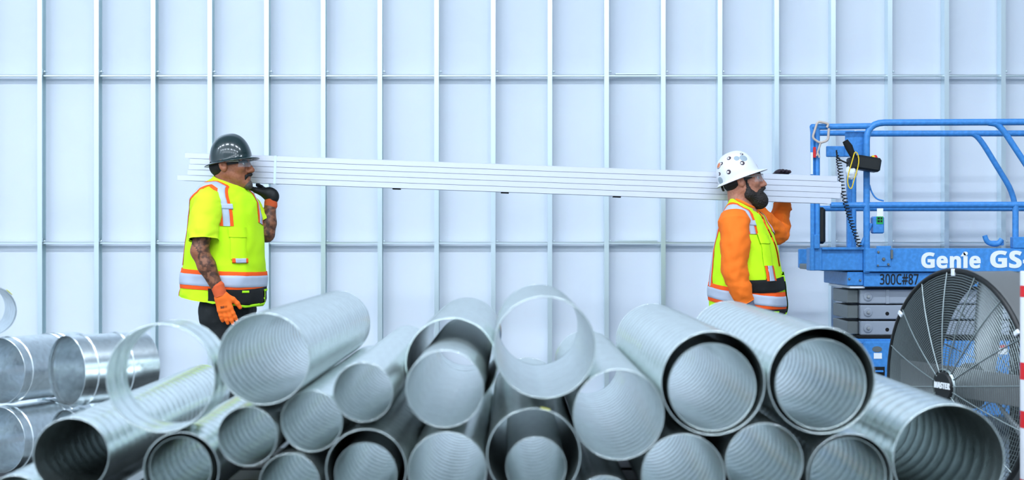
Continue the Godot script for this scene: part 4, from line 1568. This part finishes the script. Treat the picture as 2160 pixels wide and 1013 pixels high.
# ------------------------------------------------------------------ worker with the dark hat
func worker_one() -> void:
	var base := Vector3(spot(480, 0, MEN_D).x, 0, -MEN_D)
	var man := thing("person", "person in dark full-brim hard hat and lime vest, walking right with tattooed arm hanging", "person", base)
	var yaw := deg_to_rad(18)
	var l := make_loft(base, [
		[634, 384, 553, 0.204, 0.03], [612, 384, 555, 0.207, 0.02], [575, 386, 556, 0.207, 0.004], [540, 393, 555, 0.205, 0.004], [500, 400, 553, 0.205, 0.004], [460, 404, 549, 0.203, 0.004], [430, 408, 541, 0.196, 0.006], [412, 415, 532, 0.182, 0.008], [400, 424, 525, 0.16, 0.012], [392, 434, 519, 0.125, 0.018], [386, 446, 514, 0.092, 0.024], [381, 453, 511, 0.076, 0.03]], yaw, 7)
	var hd := Transform3D(Basis(Vector3.UP, deg_to_rad(-6)) * Basis(Vector3.BACK, deg_to_rad(2)).scaled(Vector3.ONE * 1.06), at_man(base, 487, 347, 0.0))
	var sh_n := at_man(base, 440, 424, 0.185)
	var el_n := at_man(base, 421, 530, 0.235)
	var wr_n := at_man(base, 463, 616, 0.245)
	var sh_f := at_man(base, 512, 424, -0.165)
	var el_f := at_man(base, 562, 494, -0.15)
	var wr_f := at_man(base, 571, 428, -0.18)
	var hip := at_man(base, 480, 655)
	var knees := [Vector3(0.10, 0.47, 0.10), Vector3(0.06, 0.48, -0.10)]
	var ankles := [Vector3(0.12, 0.10, 0.11), Vector3(-0.10, 0.10, -0.1)]
	var s := Sdf.new()
	head_into(s, hd)
	s.cap(hd * Vector3(-0.028, -0.03, 0), at_man(base, 476, 402), 0.058, 0.064, 0.03)
	var chest := at_man(base, 478, 440)
	s.ell(chest, Vector3(0.11, 0.13, 0.15), 0.05, Basis(l.f, Vector3.UP, l.r))
	s.ell(at_man(base, 475, 540), Vector3(0.13, 0.2, 0.14), 0.05, Basis(l.f, Vector3.UP, l.r))
	s.cap(sh_n, el_n, 0.055, 0.046, 0.03)
	s.cap(el_n, el_n.lerp(wr_n, 0.35), 0.046, 0.047, 0.02)
	s.cap(el_n.lerp(wr_n, 0.35), wr_n, 0.047, 0.030, 0.02)
	s.cap(sh_f, el_f, 0.055, 0.044, 0.03)
	s.cap(el_f, el_f.lerp(wr_f, 0.35), 0.044, 0.046, 0.02)
	s.cap(el_f.lerp(wr_f, 0.35), wr_f, 0.046, 0.031, 0.02)
	legs_into(s, hip, l.r, knees, ankles, -0.012)
	for a in ankles:
		s.cap(Vector3(a.x, 0.05, a.z), Vector3(a.x, 0.042, a.z) + Vector3(cos(0.1), 0, sin(0.1)) * 0.12, 0.026, 0.022, 0.01)
	body_mesh(man, s, at_man(base, 0, 396).y, hd.origin, M.tan_skin, [[sh_n.lerp(el_n, 0.7), wr_n], [el_f, wr_f]])
	eyes(man, hd)
	# hair at nape and temples, moustache and grey chin beard
	var hair := Sdf.new()
	hair.frame = hd
	hair.ell(Vector3(-0.042, -0.008, 0), Vector3(0.072, 0.062, 0.076), 0.01)
	hair.cap(Vector3(0.008, 0.02, 0.073), Vector3(0.006, -0.012, 0.072), 0.008, 0.004, 0.008)
	hair.cap(Vector3(0.008, 0.02, -0.073), Vector3(0.006, -0.012, -0.072), 0.008, 0.004, 0.008)
	hair.ell(Vector3(-0.010, -0.012, 0.085), Vector3(0.025, 0.04, 0.022), 0.006, Basis(Vector3.BACK, 0.2), true)
	hair.ell(Vector3(-0.010, -0.012, -0.085), Vector3(0.025, 0.04, 0.022), 0.006, Basis(Vector3.BACK, 0.2), true)
	field_part("hair", hair, hd.origin - Vector3.ONE * 0.13, hd.origin + Vector3.ONE * 0.13, 0.004, M.black_hair, man)
	var mo := Sdf.new()
	mo.noise = FastNoiseLite.new(); mo.noise.frequency = 120.0; mo.amp = 0.0025
	mo.frame = hd
	for z in [-1.0, 1.0]:
		mo.cap(Vector3(0.104, -0.056, 0.004 * z), Vector3(0.088, -0.066, 0.026 * z), 0.0085, 0.007, 0.008)
		mo.cap(Vector3(0.088, -0.066, 0.026 * z), Vector3(0.078, -0.09, 0.028 * z), 0.007, 0.004, 0.008)
	field_part("moustache", mo, hd * Vector3(0.09, -0.07, 0) - Vector3.ONE * 0.06, hd * Vector3(0.09, -0.07, 0) + Vector3.ONE * 0.06, 0.003, M.black_hair, man)
	var go := Sdf.new()
	go.noise = mo.noise; go.amp = 0.003
	go.frame = hd
	go.ell(Vector3(0.088, -0.112, 0), Vector3(0.024, 0.024, 0.028), 0.01)
	go.cap(Vector3(0.097, -0.092, 0), Vector3(0.096, -0.1, 0), 0.006, 0.01, 0.01)
	field_part("goatee", go, hd * Vector3(0.09, -0.11, 0) - Vector3.ONE * 0.06, hd * Vector3(0.09, -0.11, 0) + Vector3.ONE * 0.06, 0.003, M.grey_hair, man)
	# hat and glasses
	var hf := Transform3D(Basis(Vector3.UP, deg_to_rad(-6)) * Basis(Vector3.BACK, deg_to_rad(10)), at_man(base, 488, 338))
	hard_hat(man, hf, M.green_black_hat, 0.017, 0.022, 0.02, -0.004)
	glasses(man, hd)
	# clothes
	part("trousers", trousers(hip, l.r, knees, ankles), man)
	boots(man, ankles, Vector3(cos(0.1), 0, sin(0.1)))
	part("belt_pouch", MB.new().box(at_man(base, 515, 622, 0.02) + l.f * 0.02, Vector3(0.06, 0.08, 0.2), 0.02, Basis(l.f, Vector3.UP, l.r)).done(M.black_cloth), man)
	part("shirt_sleeve", sleeve([sh_n + Vector3(0.0, 0.0, -0.02), sh_n.lerp(el_n, 0.45) + Vector3(0, 0, 0.0), at_man(base, 430, 507, 0.23)], [0.082, 0.083, 0.08], 0.006, 3).done(M.lime_shirt), man)
	part("shirt_sleeve", sleeve([sh_f, sh_f.lerp(el_f, 0.4), sh_f.lerp(el_f, 0.72)], [0.074, 0.074, 0.07], 0.005, 4).done(M.lime_shirt), man)
	var vest := part("safety_vest", l.shell().done(M.lime_cloth), man)
	vest_trim(vest, l, base, [[60, 478, 445, 396], [128, 398, 416, 0], [154, 432, 560, 0]], [-14, 472, 400], 589, 0.0, 0.088, 0.112)
	part("reflective_tape", l.band([uv(l, base, 161, 606), uv(l, base, 161, 634)], 0.045, 0.005).done(M.silver_tape), vest)
	part("orange_edging", l.band([uv(l, base, 161, 602), uv(l, base, 161, 636)], 0.08, 0.003).done(M.orange_tape), vest)
	part("pocket", l.band([uv(l, base, 42, 482), uv(l, base, 41, 545)], 0.085, 0.007).done(M.lime_cloth), vest)
	part("pocket_flap", l.band([uv(l, base, 42, 480), uv(l, base, 42, 500)], 0.095, 0.011).done(M.lime_cloth), vest)
	part("pocket_tab", l.band([uv(l, base, 26, 548), uv(l, base, 52, 548)], 0.026, 0.009).done(M.orange_tape), vest)
	part("pocket_tab", l.band([uv(l, base, 30, 548), uv(l, base, 47, 548)], 0.026, 0.011).done(M.silver_tape), vest)
	part("front_pocket", l.band([uv(l, base, -26, 614), uv(l, base, 84, 622)], 0.085, 0.006, 14).done(M.black_cloth), vest, "black lower pocket")
	part("lime_binding", l.band([uv(l, base, -22, 604), uv(l, base, -8, 606), uv(l, base, -6, 626), uv(l, base, 30, 632), uv(l, base, 84, 633)], 0.012, 0.011, 8).done(M.lime_binding), vest)
	part("pocket_label", l.band([uv(l, base, 24, 607), uv(l, base, 36, 607)], 0.012, 0.009).done(M.lime_binding), vest)
	# gloves
	var dn := (at_man(base, 478, 662, 0.25) - wr_n).normalized()
	var tn := (Vector3(1, 0, 0.05) - dn * dn.x).normalized()
	var pn := Vector3(0, 0, -1)
	var h := Sdf.new()
	hand_into(h, wr_n + dn * 0.012, dn, (pn - dn * pn.dot(dn)).normalized(), tn, [0.16, 0.12, 0.14, 0.2], 0.0012, 0.09)
	var gl := part("glove", hand_mesh(h, wr_n, dn).done(M.orange_glove), man, "orange glove on the hanging hand")
	part("glove_cuff", sleeve([wr_n - dn * 0.035, wr_n - dn * 0.005, wr_n + dn * 0.025], [0.036, 0.035, 0.034], 0.001, 5, 24, 5).done(M.orange_cuff), gl)
	var flat := Basis(tn, -dn, tn.cross(-dn).normalized())
	letter_part("glove_print", "SUW", wr_n + dn * 0.085 + Vector3(0, 0, 0.0175), 0.012, 0.036, M.black_print, gl, Basis(Vector3.BACK, 0.15))
	var h2 := Sdf.new()
	var df := Vector3(-0.93, 0.3, -0.05).normalized()
	var pf := (Vector3(0.3, 0.93, 0)).normalized()
	var wf := at_man(base, 570, 411, -0.18)
	hand_into(h2, wf, df, pf, Vector3(0, 0, -1), [0.05, 0.03, 0.03, 0.06], 0.002, 0.03)
	h2.cap(wf + Vector3(0.008, -0.025, 0), wf + Vector3(0.002, 0.008, 0), 0.031, 0.03, 0.03)
	var g2 := part("glove", hand_mesh(h2, wf, df).done(M.black_glove), man, "black-palmed glove under the studs")
	part("glove_cuff", sleeve([wr_f + Vector3(0, -0.02, 0), wr_f + Vector3(0.002, 0.02, 0), wr_f + Vector3(0.002, 0.055, 0)], [0.037, 0.036, 0.036], 0.001, 6, 24, 5).done(M.orange_cuff), g2)

func trousers(hip: Vector3, r_axis: Vector3, knees: Array, ankles: Array) -> ArrayMesh:
	var tr := Sdf.new()
	tr.noise = FastNoiseLite.new()
	tr.noise.seed = 9
	tr.noise.frequency = 7.0
	tr.amp = 0.012
	legs_into(tr, hip, r_axis, knees, ankles, 0.018)
	var mb := MB.new()
	tr.mesh_into(mb, Vector3(-0.4, 0.06, -0.36), Vector3(0.4, hip.y + 0.2, 0.36), 0.013)
	return mb.done(M.trouser_cloth)

# shoulder straps and waist band in silver over orange
func vest_trim(vest: Node3D, l: Loft, base: Vector3, near: Array, far: Array, band_y: float, slope: float, wide: float, tall: float) -> void:
	var p := [uv(l, base, near[0][0], near[0][1]), uv(l, base, near[0][0], near[0][2]), uv(l, base, near[0][0] + 6, near[0][3]), uv(l, base, 95, near[0][3] - 7), uv(l, base, near[1][0], near[1][1]), uv(l, base, (near[1][0] + near[2][0]) * 0.5, near[1][2]), uv(l, base, near[2][0], near[2][1]), uv(l, base, near[2][0], near[2][2])]
	part("orange_edging", l.band(p, wide * 0.82, 0.003, 8).done(M.orange_tape), vest)
	part("reflective_tape", l.band(p, wide * 0.42, 0.005, 8).done(M.silver_tape), vest)
	part("strap_keeper", l.band([uv(l, base, near[0][0] - 14, (near[0][1] + near[0][3]) * 0.5), uv(l, base, near[0][0] + 14, (near[0][1] + near[0][3]) * 0.5)], 0.03, 0.007, 6).done(M.silver_tape), vest)
	var q := [uv(l, base, far[0], far[1]), uv(l, base, far[0] - 8, (far[1] + far[2]) * 0.5), uv(l, base, far[0] - 24, far[2])]
	part("orange_edging", l.band(q, wide * 0.82, 0.003, 8).done(M.orange_tape), vest)
	part("reflective_tape", l.band(q, wide * 0.42, 0.005, 8).done(M.silver_tape), vest)
	var ring := []
	for k in 25:
		ring.append(uv(l, base, -180 + 15 * k, band_y + slope * cos(deg_to_rad(-180 + 15 * k))))
	part("orange_edging", l.band(ring, tall, 0.0045, 4).done(M.orange_tape), vest)
	part("reflective_tape", l.band(ring, tall * 0.56, 0.0065, 4).done(M.silver_tape), vest)

# ------------------------------------------------------------------ bearded worker with the white hat
func worker_two() -> void:
	var base := Vector3(spot(1572, 0, MEN_D).x, 0, -MEN_D)
	var man := thing("person", "bearded person in stickered white hard hat and orange sleeves, walking at the right end", "person", base)
	var yaw := deg_to_rad(24)
	var l := make_loft(base, [
		[668, 1500, 1652, 0.195, 0.006], [640, 1498, 1656, 0.205, 0.006], [600, 1500, 1652, 0.205, 0.004], [560, 1504, 1645, 0.203, 0.004], [520, 1509, 1639, 0.2, 0.004], [490, 1514, 1630, 0.192, 0.006], [468, 1519, 1620, 0.176, 0.008], [452, 1525, 1612, 0.152, 0.012], [442, 1532, 1604, 0.125, 0.02], [434, 1538, 1598, 0.098, 0.032], [428, 1542, 1596, 0.08, 0.04]], yaw, 17)
	var hd := Transform3D(Basis(Vector3.UP, deg_to_rad(-8)) * Basis(Vector3.BACK, deg_to_rad(4)), at_man(base, 1568, 379, 0.0))
	var sh_n := at_man(base, 1549, 468, 0.175)
	var el_n := at_man(base, 1549, 565, 0.215)
	var wr_n := at_man(base, 1577, 643, 0.215)
	var sh_f := at_man(base, 1600, 462, -0.165)
	var el_f := at_man(base, 1642, 492, -0.27)
	var wr_f := at_man(base, 1651, 424, -0.318)
	var hip := at_man(base, 1574, 678)
	var knees := [Vector3(0.09, 0.45, 0.10), Vector3(0.0, 0.45, -0.1)]
	var ankles := [Vector3(0.14, 0.10, 0.11), Vector3(-0.12, 0.10, -0.1)]
	var s := Sdf.new()
	head_into(s, hd)
	s.cap(hd * Vector3(-0.030, -0.03, 0), at_man(base, 1563, 448), 0.062, 0.068, 0.03)
	s.ell(at_man(base, 1570, 480), Vector3(0.1, 0.12, 0.145), 0.05, Basis(l.f, Vector3.UP, l.r))
	s.ell(at_man(base, 1575, 575), Vector3(0.13, 0.2, 0.14), 0.05, Basis(l.f, Vector3.UP, l.r))
	s.cap(sh_n, el_n, 0.052, 0.044, 0.03)
	s.cap(el_n, wr_n, 0.044, 0.03, 0.02)
	s.cap(sh_f, el_f, 0.05, 0.042, 0.03)
	s.cap(el_f, wr_f, 0.042, 0.029, 0.02)
	legs_into(s, hip, l.r, knees, ankles, -0.012)
	for a in ankles:
		s.cap(Vector3(a.x, 0.05, a.z), Vector3(a.x, 0.042, a.z) + Vector3(cos(0.1), 0, sin(0.1)) * 0.12, 0.026, 0.022, 0.01)
	body_mesh(man, s, at_man(base, 0, 430).y, hd.origin, M.fair_skin, [])
	eyes(man, hd)
	var hair := Sdf.new()
	hair.frame = hd
	hair.ell(Vector3(-0.042, -0.012, 0), Vector3(0.070, 0.066, 0.0765), 0.01)
	hair.cap(Vector3(0.012, 0.02, 0.073), Vector3(0.014, -0.03, 0.07), 0.009, 0.006, 0.008)
	hair.cap(Vector3(0.012, 0.02, -0.073), Vector3(0.014, -0.03, -0.07), 0.009, 0.006, 0.008)
	hair.ell(Vector3(-0.012, -0.012, 0.086), Vector3(0.024, 0.038, 0.022), 0.006, Basis(Vector3.BACK, 0.2), true)
	hair.ell(Vector3(-0.012, -0.012, -0.086), Vector3(0.024, 0.038, 0.022), 0.006, Basis(Vector3.BACK, 0.2), true)
	field_part("hair", hair, hd.origin - Vector3.ONE * 0.13, hd.origin + Vector3.ONE * 0.13, 0.004, M.black_hair, man)
	var bd := Sdf.new()
	bd.noise = FastNoiseLite.new(); bd.noise.frequency = 110.0; bd.noise.seed = 2; bd.amp = 0.005
	bd.frame = hd
	for z in [-1.0, 1.0]:
		bd.cap(Vector3(0.016, -0.03, 0.067 * z), Vector3(0.024, -0.085, 0.056 * z), 0.009, 0.02, 0.02)
		bd.cap(Vector3(0.024, -0.085, 0.056 * z), Vector3(0.08, -0.108, 0.018 * z), 0.022, 0.028, 0.03)
		bd.cap(Vector3(0.107, -0.054, 0.005 * z), Vector3(0.085, -0.075, 0.034 * z), 0.0095, 0.010, 0.012)
		bd.cap(Vector3(0.085, -0.075, 0.034 * z), Vector3(0.07, -0.105, 0.03 * z), 0.010, 0.02, 0.015)
		bd.cap(Vector3(0.03, -0.09, 0.05 * z), Vector3(0.05, -0.12, 0.03 * z), 0.02, 0.025, 0.02)
	bd.ell(Vector3(0.078, -0.128, 0), Vector3(0.048, 0.042, 0.045), 0.03)
	bd.cap(Vector3(0.1, -0.094, 0), Vector3(0.1, -0.115, 0), 0.012, 0.022, 0.012)
	field_part("beard", bd, hd * Vector3(0.06, -0.09, 0) - Vector3.ONE * 0.12, hd * Vector3(0.06, -0.09, 0) + Vector3.ONE * 0.12, 0.0032, M.beard_hair, man)
	var hf := Transform3D(Basis(Vector3.UP, deg_to_rad(-8)) * Basis(Vector3.BACK, deg_to_rad(21)), at_man(base, 1558, 374))
	var hat := hard_hat(man, hf, M.white_hat, 0.014, 0.03, 0.0, -0.004)
	for q in [[100, 38, 0.0115], [66, 66, 0.0125], [112, 74, 0.0125], [134, 46, 0.0095], [146, 70, 0.009], [42, 40, 0.009]]:
		sticker(hat, q[0], q[1], q[2], M.sticker_dark, 1.0, 0.0010)
		sticker(hat, q[0] + 2, q[1], q[2] * 0.48, M.sticker_white, 1.0, 0.0016)
	sticker(hat, 150, 48, 0.019, M.sticker_dark, 1.0, 0.0010)
	sticker(hat, 150, 48, 0.0165, M.sticker_white, 1.0, 0.0016)
	sticker(hat, 150, 48, 0.0145, M.sticker_orange, 1.0, 0.0020)
	sticker(hat, 74, 48, 0.015, M.sticker_grey, 1.0, 0.0010)
	sticker(hat, 52, 54, 0.021, M.sticker_grey, 1.0, 0.0010)
	sticker(hat, 150, 84, 0.02, M.sticker_grey, 1.0, 0.0010)
	glasses(man, hd)
	part("trousers", trousers(hip, l.r, knees, ankles), man)
	boots(man, ankles, Vector3(cos(0.1), 0, sin(0.1)))
	part("shirt_sleeve", sleeve([sh_n + Vector3(0, 0.004, -0.015), at_man(base, 1551, 510, 0.2), el_n, at_man(base, 1560, 605, 0.22), at_man(base, 1574, 638, 0.215)], [0.085, 0.079, 0.072, 0.062, 0.046], 0.005, 13, 44, 9).done(M.orange_cloth), man)
	part("shirt_sleeve", sleeve([sh_f, sh_f.lerp(el_f, 0.6), el_f, el_f.lerp(wr_f, 0.55), wr_f + Vector3(0, -0.01, 0)], [0.075, 0.066, 0.062, 0.055, 0.044], 0.008, 14, 40, 8).done(M.orange_cloth), man)
	part("shirt_collar", MB.new().tube(collar(l, 0.86), 0.009, 8, true).done(M.orange_cloth), man)
	var vest := part("safety_vest", l.shell().done(M.lime_cloth), man)
	vest_trim(vest, l, base, [[57, 494, 465, 446], [126, 444, 465, 0], [150, 478, 604, 0]], [-16, 490, 446], 624, 9.0, 0.08, 0.1)
	part("shirt_front", l.band([uv(l, base, 2, 436), uv(l, base, 3, 452), uv(l, base, 4, 468)], 0.03, 0.004, 6).done(M.orange_cloth), vest)
	part("front_piping", l.band([uv(l, base, 6, 455), uv(l, base, 4, 500), uv(l, base, 0, 560)], 0.009, 0.006).done(M.orange_tape), vest)
	part("pocket", l.band([uv(l, base, 34, 492), uv(l, base, 34, 585)], 0.075, 0.006).done(M.lime_cloth), vest)
	part("pocket_flap", l.band([uv(l, base, 34, 496), uv(l, base, 34, 514)], 0.085, 0.011).done(M.lime_cloth), vest)
	part("orange_edging", l.band([uv(l, base, 34, 559), uv(l, base, 34, 590)], 0.07, 0.009).done(M.orange_tape), vest)
	part("reflective_tape", l.band([uv(l, base, 34, 559), uv(l, base, 34, 590)], 0.038, 0.011).done(M.silver_tape), vest)
	part("front_pocket", l.band([uv(l, base, -26, 592), uv(l, base, 30, 600), uv(l, base, 85, 602)], 0.07, 0.008, 10).done(M.black_cloth), vest, "black upper pouch")
	part("front_pocket", l.band([uv(l, base, -26, 656), uv(l, base, 70, 655)], 0.05, 0.008, 14).done(M.black_cloth), vest, "black lower pouch")
	part("lime_binding", l.band([uv(l, base, -6, 572), uv(l, base, -9, 625), uv(l, base, -14, 652), uv(l, base, 20, 664), uv(l, base, 66, 664)], 0.012, 0.012, 8).done(M.lime_binding), vest)
	part("pocket_label", l.band([uv(l, base, 22, 651), uv(l, base, 36, 651)], 0.012, 0.011).done(M.lime_binding), vest)
	# gloves
	var dn := Vector3(0.28, -0.96, 0.0).normalized()
	var h := Sdf.new()
	hand_into(h, wr_n + dn * 0.012, dn, Vector3(0, 0, -1), Vector3(0.96, 0.28, 0).normalized(), [0.3, 0.3, 0.32, 0.36], 0.0012, 0.04)
	var gl := part("glove", hand_mesh(h, wr_n, dn).done(M.grey_glove), man, "grey glove on the hanging hand")
	part("glove_cuff", sleeve([wr_n - dn * 0.03, wr_n, wr_n + dn * 0.025], [0.037, 0.036, 0.034], 0.001, 5, 24, 5).done(M.grey_glove), gl)
	var h2 := Sdf.new()
	var df := Vector3(0, 0.15, 0.9887)
	var kn := at_man(base, 1651, 368, -0.259) + Vector3(0, 0.013, 0)
	var wf := kn - df * 0.09
	h2.cap(wr_f + Vector3(0, -0.01, -0.012), wf, 0.028, 0.027, 0.02)
	hand_into(h2, wf, df, Vector3(0, -0.9887, 0.15), Vector3(-1, 0, 0), [0.1, 0.06, 0.08, 0.12], -0.001, 0.03)
	part("glove", hand_mesh(h2, wf, df).done(M.maroon_glove), man, "dark glove hooked over the studs")

func collar(l: Loft, q: float) -> Array:
	var out := []
	var last := l.rings.size() - 1
	for j in 30:
		var p := l.at(TAU * j / 30.0, last - 0.001)
		out.append(p.lerp(l.rings[last].c, 1.0 - q) + Vector3(0, 0.006, 0))
	return out

# ------------------------------------------------------------------ striped post at the right edge
func barricade() -> void:
	var at := spot(2177, 0, 5.0)
	var t := thing("barrier_post", "slim red and white striped barrier post at the right edge", "post", Vector3(at.x, 0, at.z))
	part("base", MB.new().lathe([Vector2(0, 0.06), Vector2(0.05, 0.06), Vector2(0.14, 0.03), Vector2(0.15, 0.0)], 32).done(M.black_rubber), t)
	var cuts := [[0.06, 0.30, "w"], [0.30, 0.38, "r"], [0.38, 0.56, "w"], [0.56, 0.62, "r"], [0.62, 0.73, "w"], [0.73, 0.79, "r"], [0.79, 1.02, "w"], [1.02, 1.06, "r"], [1.06, 1.11, "w"]]
	for c in cuts:
		var y0: float = c[0]
		var y1: float = c[1]
		part("stripe", MB.new().lathe([Vector2(0, y1), Vector2(0.038, y1), Vector2(0.04, y1 - 0.002), Vector2(0.04, y0)], 32).done(M.post_white if c[2] == "w" else M.post_red), t)
